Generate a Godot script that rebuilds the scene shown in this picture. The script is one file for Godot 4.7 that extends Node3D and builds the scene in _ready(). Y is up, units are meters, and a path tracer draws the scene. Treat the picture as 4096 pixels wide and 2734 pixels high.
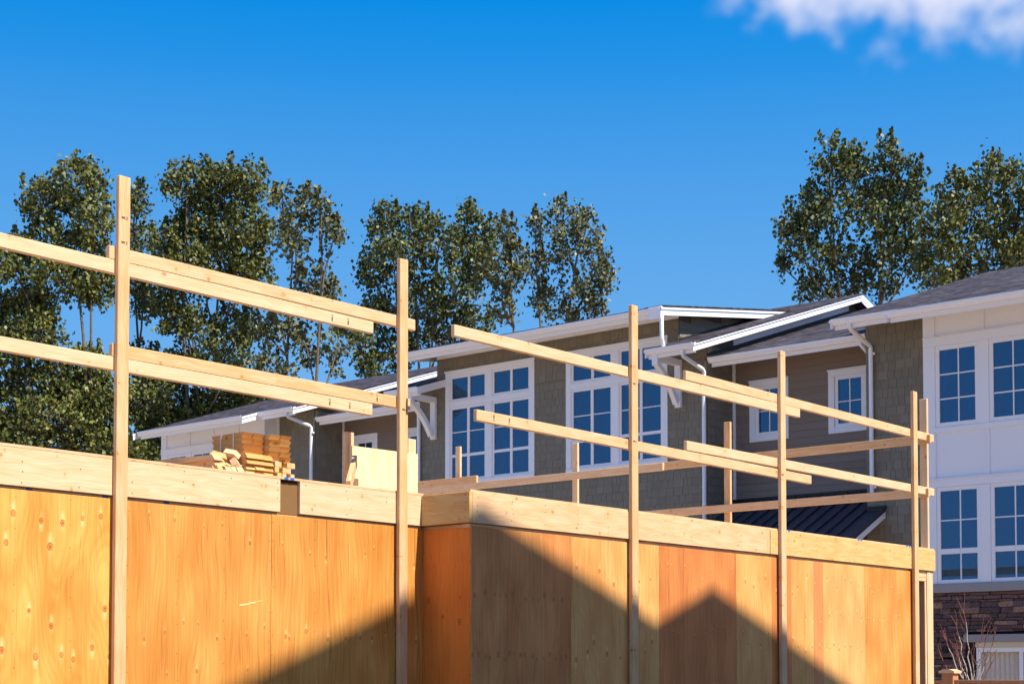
extends Node3D

const UX := 0.75813
const UZ := 0.65212
var FH: Transform3D   # townhouse row: x along the facade, z out of it
var FF: Transform3D   # framed building: x along its front wall, z out of it
var M := {}
var used := {}
var rng := RandomNumberGenerator.new()

# ---------------------------------------------------------------- mesh builder
class MB:
	var v := PackedVector3Array()
	var nr := PackedVector3Array()
	var uv := PackedVector2Array()
	var gr := 0
	var sc := Vector2(2.4, 0.3)
	var off := Vector2.ZERO
	func uvat(p: Vector3, n: Vector3) -> Vector2:
		var a := n.abs()
		if gr == -1:
			return Vector2(p.x / sc.x, -p.y / sc.y) + off
		if gr == -2:
			return Vector2(p.x / sc.x, p.z * 1.05 / sc.y) + off
		var i := gr
		var others: Array
		if gr == 0: others = [1, 2]
		elif gr == 1: others = [0, 2]
		else: others = [0, 1]
		if a[i] > 0.8:
			return Vector2(p[others[0]] / sc.x * 0.6, p[others[1]] / sc.y) + off
		var o: int = others[0] if a[others[0]] < a[others[1]] else others[1]
		return Vector2(p[i] / sc.x, p[o] / sc.y) + off
	func poly(pts: Array, n: Vector3) -> void:
		# pts counter-clockwise seen from outside
		for i in range(1, pts.size() - 1):
			for k in [0, i + 1, i]:
				v.push_back(pts[k]); nr.push_back(n); uv.push_back(uvat(pts[k], n))
	func face(pts: Array, inside: Vector3) -> void:
		var n: Vector3 = (pts[1] - pts[0]).cross(pts[2] - pts[0])
		if n.length() < 1e-13: return
		n = n.normalized()
		var c := Vector3.ZERO
		for p in pts: c += p
		c /= pts.size()
		if n.dot(c - inside) < 0.0:
			pts.reverse(); n = -n
		poly(pts, n)
	func box(a: Vector3, b: Vector3, bev := 0.0, jit := 0.0, r: RandomNumberGenerator = null) -> void:
		var lo := Vector3(minf(a.x, b.x), minf(a.y, b.y), minf(a.z, b.z))
		var hi := Vector3(maxf(a.x, b.x), maxf(a.y, b.y), maxf(a.z, b.z))
		var mid := (lo + hi) * 0.5
		var js := []
		for i in 8:
			js.append(Vector3(r.randf_range(-jit, jit), r.randf_range(-jit, jit), r.randf_range(-jit, jit)) if jit > 0.0 else Vector3.ZERO)
		var P := func(ax: int, s: Array) -> Vector3:
			var p := Vector3.ZERO
			for k in 3:
				var e: float = hi[k] if s[k] > 0 else lo[k]
				if k != ax: e -= bev * s[k]
				p[k] = e
			return p + js[(1 if s[0] > 0 else 0) + (2 if s[1] > 0 else 0) + (4 if s[2] > 0 else 0)]
		for ax in 3:
			var o1 := (ax + 1) % 3
			var o2 := (ax + 2) % 3
			for sg in [-1, 1]:
				var q := []
				for c in [[-1, -1], [1, -1], [1, 1], [-1, 1]]:
					var s := [0, 0, 0]
					s[ax] = sg; s[o1] = c[0]; s[o2] = c[1]
					q.append(P.call(ax, s))
				face(q, mid)
		if bev > 0.0:
			for ax in 3:
				var o1 := (ax + 1) % 3
				var o2 := (ax + 2) % 3
				for c in [[-1, -1], [1, -1], [1, 1], [-1, 1]]:
					var s := [0, 0, 0]
					s[o1] = c[0]; s[o2] = c[1]
					s[ax] = -1
					var p1: Vector3 = P.call(o1, s)
					var p2: Vector3 = P.call(o2, s)
					s[ax] = 1
					var p3: Vector3 = P.call(o2, s)
					var p4: Vector3 = P.call(o1, s)
					face([p1, p2, p3, p4], mid)
			for i in 8:
				var s := [1 if i & 1 else -1, 1 if i & 2 else -1, 1 if i & 4 else -1]
				face([P.call(0, s), P.call(1, s), P.call(2, s)], mid)
	func map(ax: int, p: Vector2, t: float) -> Vector3:
		if ax == 0: return Vector3(t, p.y, p.x)
		if ax == 1: return Vector3(p.x, t, p.y)
		return Vector3(p.x, p.y, t)
	# ax 0: points are (z, y); ax 1: (x, z); ax 2: (x, y)
	func prism(pts: Array, ax: int, a0: float, a1: float) -> void:
		var n := pts.size()
		var area := 0.0
		for i in n:
			var p: Vector2 = pts[i]
			var q: Vector2 = pts[(i + 1) % n]
			area += p.x * q.y - q.x * p.y
		var t0 := minf(a0, a1)
		var t1 := maxf(a0, a1)
		for i in n:
			var p: Vector2 = pts[i]
			var q: Vector2 = pts[(i + 1) % n]
			var e := q - p
			var o2 := Vector2(e.y, -e.x).normalized() * signf(area)
			var o := map(ax, o2, 0.0)
			var c := [map(ax, p, t0), map(ax, q, t0), map(ax, q, t1), map(ax, p, t1)]
			var nn: Vector3 = (c[1] - c[0]).cross(c[2] - c[0])
			if nn.dot(o) < 0.0: c.reverse()
			poly(c, o)
		var tri := Geometry2D.triangulate_polygon(PackedVector2Array(pts))
		for k in [0, 1]:
			var t: float = t1 if k == 1 else t0
			var nn := map(ax, Vector2.ZERO, 1.0 if k == 1 else -1.0)
			for i in range(0, tri.size(), 3):
				var c := [map(ax, pts[tri[i]], t), map(ax, pts[tri[i + 1]], t), map(ax, pts[tri[i + 2]], t)]
				if ((c[1] - c[0]).cross(c[2] - c[0]) as Vector3).dot(nn) < 0.0: c.reverse()
				poly(c, nn)
	func tube(pts: Array, rad: Array, sides := 6, caps := true) -> void:
		var rings := []
		var n := pts.size()
		var up := Vector3(0.13, 0.2, 0.97)
		for i in n:
			var d: Vector3 = (pts[mini(i + 1, n - 1)] - pts[maxi(i - 1, 0)]).normalized()
			var a := d.cross(up)
			if a.length() < 0.05: a = d.cross(Vector3.RIGHT)
			a = a.normalized()
			var b := d.cross(a).normalized()
			var ring := []
			for k in sides:
				var t := TAU * k / sides
				ring.append([pts[i] + (a * cos(t) + b * sin(t)) * rad[i], a * cos(t) + b * sin(t)])
			rings.append(ring)
		for i in n - 1:
			for k in sides:
				var k2 := (k + 1) % sides
				var q := [rings[i][k], rings[i + 1][k], rings[i + 1][k2], rings[i][k2]]
				var fn: Vector3 = (q[1][0] - q[0][0]).cross(q[2][0] - q[0][0])
				if fn.dot(q[0][1]) < 0.0: q.reverse()
				for j in [0, 2, 1, 0, 3, 2]:
					v.push_back(q[j][0]); nr.push_back(q[j][1]); uv.push_back(uvat(q[j][0], q[j][1]))
		if caps:
			for e in [0, n - 1]:
				var c := []
				for k in sides: c.append(rings[e][k][0])
				face(c, pts[1] if e == 0 else pts[n - 2])
	func mesh() -> ArrayMesh:
		var a := []
		a.resize(Mesh.ARRAY_MAX)
		a[Mesh.ARRAY_VERTEX] = v
		a[Mesh.ARRAY_NORMAL] = nr
		a[Mesh.ARRAY_TEX_UV] = uv
		var m := ArrayMesh.new()
		m.add_surface_from_arrays(Mesh.PRIMITIVE_TRIANGLES, a)
		return m

# ---------------------------------------------------------------- scene helpers
func numbered(nm: String) -> String:
	if not used.has(nm):
		used[nm] = 0
		return nm
	used[nm] += 1
	return "%s_%03d" % [nm, used[nm]]

func thing(nm: String, label: String, cat: String, frame: Transform3D, base: Vector3, group := "") -> Node3D:
	var o := Node3D.new()
	o.name = numbered(nm)
	add_child(o)
	o.transform = frame * Transform3D(Basis.IDENTITY, base)
	o.set_meta("label", label)
	o.set_meta("category", cat)
	if group != "": o.set_meta("group", group)
	o.set_meta("base", base)
	return o

func base_of(n: Node) -> Vector3:
	return n.get_meta("base") if n.has_meta("base") else Vector3.ZERO

func part(parent: Node3D, m, mt: Material, nm: String) -> MeshInstance3D:
	var o := MeshInstance3D.new()
	o.name = nm
	o.mesh = m.mesh() if m is MB else m
	o.material_override = mt
	parent.add_child(o, true)
	o.position = -base_of(parent)
	return o

func structure(m, mt: Material, nm: String, frame := Transform3D.IDENTITY) -> MeshInstance3D:
	var o := MeshInstance3D.new()
	o.name = nm
	o.mesh = m.mesh() if m is MB else m
	o.material_override = mt
	add_child(o)
	o.transform = frame
	o.set_meta("kind", "structure")
	return o

func boxpart(parent: Node3D, a: Vector3, b: Vector3, mt: Material, nm: String, bev := 0.003, gr := 0) -> MeshInstance3D:
	var m := MB.new()
	m.gr = gr
	m.off = Vector2(rng.randf(), rng.randf())
	m.box(a, b, bev)
	return part(parent, m, mt, nm)

func V2(a: float, b: float) -> Vector2:
	return Vector2(a, b)

func V3(a: float, b: float, c: float) -> Vector3:
	return Vector3(a, b, c)

# ---------------------------------------------------------------- textures
func noise(sd: int, fr: float, oct := 1, ty := FastNoiseLite.TYPE_SIMPLEX_SMOOTH) -> FastNoiseLite:
	var n := FastNoiseLite.new()
	n.seed = sd
	n.frequency = fr
	n.noise_type = ty
	n.fractal_type = FastNoiseLite.FRACTAL_FBM if oct > 1 else FastNoiseLite.FRACTAL_NONE
	n.fractal_octaves = oct
	return n

func to_tex(d: PackedByteArray, w: int, h: int) -> ImageTexture:
	var im := Image.create_from_data(w, h, false, Image.FORMAT_RGB8, d)
	im.generate_mipmaps()
	return ImageTexture.create_from_image(im)

func putpx(d: PackedByteArray, i: int, c: Color) -> void:
	d[i] = int(clampf(c.r, 0, 1) * 255.0)
	d[i + 1] = int(clampf(c.g, 0, 1) * 255.0)
	d[i + 2] = int(clampf(c.b, 0, 1) * 255.0)

func knot(d: PackedByteArray, w: int, h: int, kx: float, ky: float, rx: float, ry: float, core: Color, ring: Color, halo: float, tail: float) -> void:
	# an oval knot with its dark ring, paler wood round it drawn out along the grain
	var ex := int(maxf(rx, ry) * (2.0 + tail)) + 2
	for j in range(int(ky) - ex, int(ky) + ex + 1):
		for i in range(int(kx) - ex, int(kx) + ex + 1):
			var dx := (i - kx) / rx
			var dy := (j - ky) / ry
			var q := sqrt(dx * dx + dy * dy)
			var p := (posmod(j, h) * w + posmod(i, w)) * 3
			var c := Color(d[p] / 255.0, d[p + 1] / 255.0, d[p + 2] / 255.0)
			var ph := 0.5 + 0.5 * sin(atan2(dy, dx) * 1.0 + kx * 1.7)
			if q < 0.45: c = c.lerp(ring, 0.15 + 0.5 * fposmod(kx * 0.37, 1.0))
			elif q < 0.8: c = c.lerp(core, 0.5)
			elif q < 1.1: c = c.lerp(ring, 0.2 + 0.4 * ph)
			else:
				# paler, drawn-out grain above and below
				var sh := dy + (0.9 if fposmod(ky * 0.61, 1.0) < 0.65 else -0.9)
				var e := exp(-((dx * dx) * 1.1 + (sh / (1.0 + tail)) * (sh / (1.0 + tail)) * 0.9)) * halo
				c = c.lerp(Color(1.0, 0.88, 0.66), clampf(e * 1.5, 0, 0.7))
			putpx(d, p, c)

func ply_tex(sd: int, strips: Array, fig: float, knots: Array, streak: float) -> ImageTexture:
	# rotary-cut fir veneer, grain upright; strips = [[right edge 0..1, light, dark], ...]
	var w := 416
	var h := 416
	var d := PackedByteArray()
	d.resize(w * h * 3)
	var r := RandomNumberGenerator.new()
	r.seed = sd
	var n1 := noise(sd, 1.0, 2)
	var n2 := noise(sd + 1, 1.0, 2)
	var n3 := noise(sd + 2, 1.0)
	var n4 := noise(sd + 3, 1.0)
	var checks := []
	for k in 22: checks.append([r.randf(), r.randf() * 9.0, r.randf_range(0.15, 0.5)])
	var si := 0
	for i in w:
		var x := float(i) / w
		while si < strips.size() - 1 and x > strips[si][0]: si += 1
		var ca: Color = strips[si][1]
		var cb: Color = strips[si][2]
		for j in h:
			var y := float(j) / h
			var wp := n1.get_noise_2d(x * 3.2, y * 0.95)
			var xx := x + wp * 0.035
			var g := n2.get_noise_2d(xx * 42.0, y * 0.9)
			var f := sin((xx * 5.0 + wp * 2.0 * fig) * TAU)
			var l := n3.get_noise_2d(xx * 120.0, y * 2.6)
			var fn := n4.get_noise_2d(xx * 190.0, y * 5.0)
			var pt := n4.get_noise_2d(x * 4.0 + 30.0, y * 1.9)
			var t := 0.45 + 0.3 * g * streak + 0.16 * fn + 0.05 * fig * f + 0.2 * fig * wp + 0.3 * pt
			var c := ca.lerp(cb, clampf(t, 0.0, 1.0))
			if l > 0.55: c = c.lerp(Color(0.5, 0.27, 0.1), clampf((l - 0.55) * 0.8 * streak, 0.0, 0.3))
			putpx(d, (j * w + i) * 3, c)
	# fine upright checks in the veneer
	for ck in checks:
		for j in h:
			var y := float(j) / h
			var al: float = n3.get_noise_2d(ck[1] * 7.0, y * 3.5 + ck[1]) * 1.6 * ck[2]
			if al <= 0.02: continue
			var px := posmod(int((ck[0] - n1.get_noise_2d(ck[0] * 3.2, y * 0.95) * 0.035) * w), w)
			var p := (j * w + px) * 3
			var c := Color(d[p] / 255.0, d[p + 1] / 255.0, d[p + 2] / 255.0)
			putpx(d, p, c.lerp(Color(0.36, 0.18, 0.07), clampf(al, 0.0, 0.55)))
	for k in knots:
		knot(d, w, h, k[0] * w, k[1] * h, k[2] * w, k[2] * w * 1.35, Color(0.74, 0.45, 0.24), Color(0.50, 0.26, 0.11), k[3], k[4])
	if sd == 102:
		# a pale gouge torn across the grain
		for q in 70:
			var gy := int(0.521 * h - q * 0.14 + (1.5 if q < 30 else 0.0))
			for e in (5 if q < 48 else 3):
				putpx(d, ((gy + e) * w + int(0.77 * w) + q) * 3, Color(0.97, 0.80, 0.55) if e < (4 if q < 48 else 2) else Color(0.55, 0.33, 0.15))
	# staple and nail holes along the studs
	for col in [0.012, 0.335, 0.66, 0.988]:
		var yy := r.randf() * 0.06
		while yy < 1.0:
			var px := int((col + r.randf_range(-0.006, 0.006)) * w)
			var py := int(yy * h)
			for a in [[0, 0, 0.75], [1, 0, 0.55], [0, 1, 0.7], [0, 2, 0.3]]:
				var p := (posmod(py + a[1], h) * w + posmod(px + a[0], w)) * 3
				var c := Color(d[p] / 255.0, d[p + 1] / 255.0, d[p + 2] / 255.0)
				putpx(d, p, c.lerp(Color(0.12, 0.07, 0.05), a[2]))
			yy += r.randf_range(0.1, 0.17)
	return to_tex(d, w, h)

func lumber_tex(sd: int, nk: int, warm: float) -> ImageTexture:
	# sawn spruce, grain along u; 2.4 m x 0.3 m
	var w := 1024
	var h := 128
	var d := PackedByteArray()
	d.resize(w * h * 3)
	var r := RandomNumberGenerator.new()
	r.seed = sd
	var n1 := noise(sd, 1.0, 2)
	var n2 := noise(sd + 5, 1.0, 2)
	var n3 := noise(sd + 9, 1.0, 3)
	var ca := Color(1.0, 0.985, 0.95)
	var cb := Color(0.91, 0.83, 0.70).lerp(Color(0.88, 0.74, 0.54), warm)
	for j in h:
		var y := float(j) / h
		for i in w:
			var x := float(i) / w
			var wp := n1.get_noise_2d(x * 7.0, y * 1.4)
			var g := n2.get_noise_2d(x * 4.5, (y + wp * 0.08) * 26.0)
			var b := n3.get_noise_2d(x * 6.0, y * 4.0)
			var t := 0.3 + 0.34 * g + 0.3 * b
			putpx(d, (j * w + i) * 3, ca.lerp(cb, clampf(t, 0.0, 1.0)))
	for k in nk:
		var rr := r.randf_range(1.4, 5.2)
		knot(d, w, h, r.randf() * w, r.randf() * h, rr * r.randf_range(0.8, 1.7), rr, Color(0.80, 0.60, 0.42), Color(0.62, 0.42, 0.27), 0.5, 1.2)
	for k in 26:
		# short resin streaks and checks along the grain
		var sx := r.randi_range(0, w - 1)
		var sy := r.randi_range(0, h - 1)
		for q in r.randi_range(8, 50):
			var p := (sy * w + posmod(sx + q, w)) * 3
			var c := Color(d[p] / 255.0, d[p + 1] / 255.0, d[p + 2] / 255.0)
			putpx(d, p, c.lerp(Color(0.62, 0.44, 0.28), 0.35 * r.randf()))
	return to_tex(d, w, h)

func roof_tex(sd: int) -> ImageTexture:
	# laminated asphalt shingles: 4 m x 4 m, courses of about 0.14 m with random tabs
	var w := 512
	var d := PackedByteArray()
	d.resize(w * w * 3)
	var r := RandomNumberGenerator.new()
	r.seed = sd
	var n := noise(sd, 0.35, 2)
	var rows := 28
	for k in rows:
		var j0 := int(float(k) * w / rows)
		var j1 := int(float(k + 1) * w / rows)
		var i := 0
		while i < w:
			var e := mini(i + r.randi_range(9, 34), w)
			var tone := r.randf_range(0.16, 0.5)
			var hue := r.randf_range(-0.02, 0.03)
			for j in range(j0, j1):
				for x in range(i, e):
					var t := tone + n.get_noise_2d(x, j) * 0.09
					putpx(d, (j * w + x) * 3, Color(t + hue + 0.02, t - 0.01, t + 0.035 - hue))
			i = e
	return to_tex(d, w, w)

func noise_tex(sd: int, fr: float, a: Color, b: Color, oct := 4, sz := 512) -> NoiseTexture2D:
	var t := NoiseTexture2D.new()
	t.width = sz
	t.height = sz
	t.seamless = true
	t.noise = noise(sd, fr, oct)
	var g := Gradient.new()
	g.set_color(0, a)
	g.set_color(1, b)
	t.color_ramp = g
	return t

func bump_tex(sd: int, fr: float, strength: float, oct := 4) -> NoiseTexture2D:
	var t := NoiseTexture2D.new()
	t.width = 512
	t.height = 512
	t.seamless = true
	t.as_normal_map = true
	t.bump_strength = strength
	t.noise = noise(sd, fr, oct)
	return t

func mat(c: Color, rough := 0.7, tex: Texture2D = null) -> StandardMaterial3D:
	var m := StandardMaterial3D.new()
	m.albedo_color = c.linear_to_srgb()
	m.roughness = rough
	if tex: m.albedo_texture = tex
	m.metallic_specular = 0.4
	return m

func tri(m: StandardMaterial3D, s: float) -> StandardMaterial3D:
	m.uv1_triplanar = true
	m.uv1_world_triplanar = true
	m.uv1_scale = Vector3(s, s, s)
	return m

func make_materials() -> void:
	var l1 := lumber_tex(11, 11, 0.2)
	var l2 := lumber_tex(23, 15, 0.6)
	var l3 := lumber_tex(37, 9, 1.0)
	M.lumber = [mat(Color(0.70, 0.54, 0.40), 0.75, l1), mat(Color(0.70, 0.51, 0.36), 0.75, l2), mat(Color(0.68, 0.48, 0.31), 0.75, l3)]
	M.yellow = mat(Color(0.66, 0.48, 0.24), 0.7, l3)
	M.orange_board = mat(Color(0.60, 0.34, 0.13), 0.75, l2)
	var yl := Color(0.91, 0.69, 0.37)
	var yd := Color(0.82, 0.52, 0.21)
	var ol := Color(0.87, 0.63, 0.33)
	var od := Color(0.74, 0.46, 0.18)
	var rl := Color(0.85, 0.55, 0.31)
	var rd := Color(0.71, 0.41, 0.20)
	var pl := Color(0.91, 0.70, 0.43)
	var pd := Color(0.80, 0.54, 0.28)
	var bl := Color(0.86, 0.61, 0.36)
	var bd := Color(0.70, 0.45, 0.24)
	var r := RandomNumberGenerator.new()
	r.seed = 77
	var rows := func(list: Array, rad: float, halo: float, tail: float) -> Array:
		# [y, count, spread]
		var out := []
		for row in list:
			for k in row[1]:
				out.append([(k + 0.5 + r.randf_range(-0.4, 0.4)) / row[1], row[0] + r.randf_range(-row[2], row[2]), rad * r.randf_range(0.65, 1.25), halo, tail])
		return out
	M.ply = []
	var specs := [
		[101, [[1.0, yl, yd]], 2.0, rows.call([[0.12, 8, 0.05], [0.3, 3, 0.08], [0.6, 4, 0.1], [0.82, 8, 0.05]], 0.0125, 0.42, 1.3), 0.55],
		[102, [[1.0, ol, od]], 0.7, rows.call([[0.12, 5, 0.06], [0.68, 7, 0.05], [0.9, 3, 0.05]], 0.008, 0.25, 0.8), 1.0],
		[103, [[1.0, ol, od]], 0.8, rows.call([[0.18, 5, 0.06], [0.7, 8, 0.05]], 0.009, 0.3, 0.8), 1.1],
		[104, [[1.0, Color(0.93, 0.57, 0.25), Color(0.84, 0.46, 0.16)]], 0.7, rows.call([[0.22, 4, 0.05], [0.36, 6, 0.04]], 0.013, 0.05, 0.5), 0.7],
		[105, [[0.34, bl, bd], [0.5, rl.lerp(bl, 0.7), rd.lerp(bd, 0.6)], [0.7, bl, bd], [1.0, rl.lerp(bl, 0.5), rd.lerp(bd, 0.4)]], 1.3, rows.call([[0.42, 13, 0.02], [0.8, 18, 0.02]], 0.011, 0.0, 0.5), 0.9],
		[106, [[0.35, pl, pd], [0.7, pl.lightened(0.05), pd], [1.0, pl, pd]], 1.2, rows.call([[0.25, 6, 0.05], [0.75, 9, 0.07]], 0.012, 0.25, 0.9), 0.8],
		[107, [[1.0, rl, rd]], 0.8, rows.call([[0.2, 8, 0.1], [0.6, 10, 0.04]], 0.006, 0.25, 0.8), 0.9],
		[108, [[0.5, pl, pd], [0.8, rl, rd.lightened(0.05)], [1.0, pl.lerp(ol, 0.4), pd]], 0.9, rows.call([[0.2, 6, 0.08], [0.66, 7, 0.08]], 0.009, 0.3, 0.8), 0.8],
		[109, [[0.14, pl, pd], [0.3, rl.lightened(0.06), rd.lightened(0.1)], [1.0, pl.lightened(0.06), pd.lightened(0.04)]], 0.6, rows.call([[0.16, 8, 0.04], [0.42, 9, 0.05], [0.72, 11, 0.05]], 0.008, 0.4, 0.7), 0.7],
		[110, [[1.0, ol.lerp(pl, 0.3), od]], 0.6, rows.call([[0.2, 9, 0.04], [0.42, 10, 0.04]], 0.006, 0.5, 0.9), 0.9],
	]
	for s in specs:
		M.ply.append(mat(Color(0.93, 0.93, 0.93), 0.62, ply_tex(s[0], s[1], s[2], s[3], s[4])))
	M.guard_ply = mat(Color(0.80, 0.70, 0.50), 0.7, l1)
	M.osb = tri(mat(Color(0.42, 0.24, 0.10), 0.85, noise_tex(5, 0.06, Color(0.45, 0.4, 0.35), Color(1, 1, 1), 3)), 6.0)
	M.bark_edge = mat(Color(0.13, 0.06, 0.03), 0.95)
	M.nail = mat(Color(0.05, 0.045, 0.04), 0.5)
	M.blue_tape = mat(Color(0.02, 0.14, 0.5), 0.5)
	M.ink = mat(Color(0.06, 0.045, 0.04), 0.8)
	M.concrete = tri(mat(Color(0.42, 0.40, 0.37), 0.9, noise_tex(8, 0.02, Color(0.75, 0.75, 0.75), Color(1, 1, 1))), 0.4)
	M.ground = tri(mat(Color(0.58, 0.45, 0.34), 0.95, noise_tex(9, 0.012, Color(0.62, 0.6, 0.56), Color(1, 1, 1), 5)), 0.11)
	M.strap = mat(Color(0.62, 0.55, 0.52), 0.4)
	# houses
	var paint := bump_tex(41, 0.03, 1.2)
	M.white = mat(Color(0.80, 0.82, 0.89), 0.45)
	M.olive = []
	for k in 4:
		var t := 0.92 + 0.06 * k
		var m := mat(Color(0.205 * t, 0.186 * t, 0.146 * t), 0.7)
		m.normal_enabled = true
		m.normal_texture = paint
		m.uv1_triplanar = true
		m.uv1_scale = Vector3(1.5, 0.5, 1.5)
		M.olive.append(m)
	M.olive_wall = mat(Color(0.10, 0.09, 0.07), 0.8)
	M.taupe = []
	for k in 3:
		var t := 0.95 + 0.05 * k
		M.taupe.append(mat(Color(0.215 * t, 0.174 * t, 0.150 * t), 0.65))
	M.taupe_wall = mat(Color(0.12, 0.10, 0.085), 0.8)
	M.roof = mat(Color(0.34, 0.34, 0.36), 0.92, roof_tex(3))
	M.flashing = mat(Color(0.018, 0.019, 0.024), 0.5)
	M.metal_roof = mat(Color(0.060, 0.055, 0.075), 0.42)
	M.metal_roof.metallic = 0.3
	M.glass = StandardMaterial3D.new()
	M.glass.albedo_color = Color(0.22, 0.40, 0.54, 0.18)
	M.glass.metallic = 0.65
	M.glass.transparency = BaseMaterial3D.TRANSPARENCY_ALPHA
	M.glass.roughness = 0.01
	M.glass.metallic_specular = 1.0
	M.clear_glass = StandardMaterial3D.new()
	M.clear_glass.albedo_color = Color(0.5, 0.6, 0.65, 0.04)
	M.clear_glass.transparency = BaseMaterial3D.TRANSPARENCY_ALPHA
	M.clear_glass.roughness = 0.01
	M.curtain = mat(Color(0.20, 0.27, 0.33), 0.9)
	M.blind = mat(Color(0.80, 0.77, 0.70), 0.8)
	M.band = mat(Color(0.30, 0.29, 0.30), 0.7)
	M.stone = []
	var sb := bump_tex(55, 0.035, 7.0, 5)
	var scol := [Color(0.115, 0.085, 0.085), Color(0.085, 0.066, 0.068), Color(0.17, 0.125, 0.11), Color(0.065, 0.052, 0.058), Color(0.22, 0.16, 0.13)]
	var st := noise_tex(57, 0.03, Color(0.55, 0.53, 0.52), Color(1, 1, 1), 4)
	for c in scol:
		var m := tri(mat(Color(c.r * 2.2, c.g * 1.85, c.b * 1.8), 0.88, st), 1.4)
		m.normal_enabled = true
		m.normal_texture = sb
		M.stone.append(m)
	M.mortar = mat(Color(0.022, 0.018, 0.018), 0.95)
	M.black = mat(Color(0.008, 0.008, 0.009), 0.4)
	M.cedar = mat(Color(0.46, 0.24, 0.14), 0.75, l2)
	M.bark = tri(mat(Color(0.30, 0.25, 0.19), 0.9, noise_tex(61, 0.03, Color(0.4, 0.38, 0.35), Color(1, 1, 1))), 1.2)
	M.twig = mat(Color(0.40, 0.36, 0.33), 0.7)
	M.bud = mat(Color(0.22, 0.085, 0.07), 0.7)
	M.leaf = mat(Color(1, 1, 1), 0.5)
	M.leaf.vertex_color_use_as_albedo = true
	M.leaf.cull_mode = BaseMaterial3D.CULL_DISABLED
	M.leaf.metallic_specular = 0.4
	M.leaf.backlight_enabled = true
	M.leaf.backlight = Color(0.25, 0.3, 0.1)

# ---------------------------------------------------------------- sky
func make_sky() -> PanoramaSkyMaterial:
	var w := 2048
	var h := 1024
	var im := Image.create(w, h, false, Image.FORMAT_RGBF)
	var n := noise(4, 1.0, 5)
	var n2 := noise(6, 1.0, 4)
	var cl := Color(0.74, 0.76, 0.90) * SKY_K
	for j in h:
		var el := 90.0 - (j + 0.5) * 180.0 / h
		var c: Color
		if el > 0.0:
			var stops := [[0.0, Color(0.33, 0.55, 0.86)], [7.0, Color(0.20, 0.45, 0.81)], [12.0, Color(0.128, 0.382, 0.77)], [14.3, Color(0.104, 0.355, 0.755)], [18.5, Color(0.050, 0.297, 0.73)], [21.0, Color(0.016, 0.262, 0.72)], [23.0, Color(0.003, 0.238, 0.705)], [90.0, Color(0.004, 0.205, 0.70)]]
			for k in stops.size() - 1:
				if el >= stops[k][0] and el <= stops[k + 1][0]:
					c = (stops[k][1] as Color).lerp(stops[k + 1][1], (el - stops[k][0]) / (stops[k + 1][0] - stops[k][0]))
			c = c * SKY_K
		else:
			c = Color(0.26, 0.23, 0.19) * SKY_K
			im.fill_rect(Rect2i(0, j, w, 1), c)
			continue
		for i in w:
			var az := (i + 0.5) * 360.0 / w
			if az > 180.0: az -= 360.0
			var a := 0.0
			if el > 12.0:
				var d := Vector3(sin(deg_to_rad(az)) * cos(deg_to_rad(el)), sin(deg_to_rad(el)), cos(deg_to_rad(az)) * cos(deg_to_rad(el)))
				var f := n.get_noise_3d(d.x * 20.0, d.y * 20.0, d.z * 20.0)
				var fine := n.get_noise_3d(d.x * 60.0, d.y * 60.0, d.z * 60.0)
				if absf(az) < 45.0 and el < 32.0:
					# the cloud at the upper right of the view
					var ex := (az - 17.5) / 12.5
					var ey := (el - 27.6) / 6.5
					var q := 1.0 - sqrt(ex * ex + ey * ey)
					a = smoothstep(-0.12, 0.30, q + (f * 0.24 + fine * 0.16) * smoothstep(-0.5, -0.05, q))
				else:
					var big := n2.get_noise_3d(d.x * 2.6, d.y * 3.6 + 7.0, d.z * 2.6)
					a = smoothstep(0.16, 0.42, big + f * 0.3) * smoothstep(12.0, 20.0, el)
			im.set_pixel(i, j, c.lerp(cl, a * 0.95))
	var s := PanoramaSkyMaterial.new()
	s.panorama = ImageTexture.create_from_image(im)
	return s

const SKY_K := 0.66
const SUN_EL := 50.0
const SUN_AZ := 6.0

func setup_view() -> void:
	var cam := Camera3D.new()
	cam.name = "camera"
	add_child(cam)
	cam.position = Vector3(0, 1.6, 0)
	cam.rotation_degrees = Vector3(2.44, 0, 0)
	cam.projection = Camera3D.PROJECTION_FRUSTUM
	cam.near = 0.1
	cam.far = 900.0
	cam.size = 0.1 * 683.0 / 1612.25
	cam.frustum_offset = Vector2(0, 0.1 * 262.25 / 1612.25)
	cam.current = true
	var env := Environment.new()
	env.background_mode = Environment.BG_SKY
	env.sky = Sky.new()
	env.sky.sky_material = make_sky()
	env.tonemap_mode = Environment.TONE_MAPPER_LINEAR
	env.tonemap_exposure = 1.68
	env.sdfgi_enabled = true
	env.ssao_enabled = true
	env.ssil_enabled = true
	var we := WorldEnvironment.new()
	we.name = "world_environment"
	we.environment = env
	add_child(we)
	var sun := DirectionalLight3D.new()
	sun.name = "sun"
	add_child(sun)
	var hz := FF.basis.z * cos(deg_to_rad(SUN_AZ)) + FF.basis.x * sin(deg_to_rad(SUN_AZ))
	var to_sun := hz * cos(deg_to_rad(SUN_EL)) + Vector3.UP * sin(deg_to_rad(SUN_EL))
	sun.look_at_from_position(Vector3.ZERO, -to_sun, Vector3.UP)
	sun.light_energy = 1.6
	sun.light_color = Color(1.0, 0.955, 0.87)
	sun.light_angular_distance = 0.45
	sun.shadow_enabled = true

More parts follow.
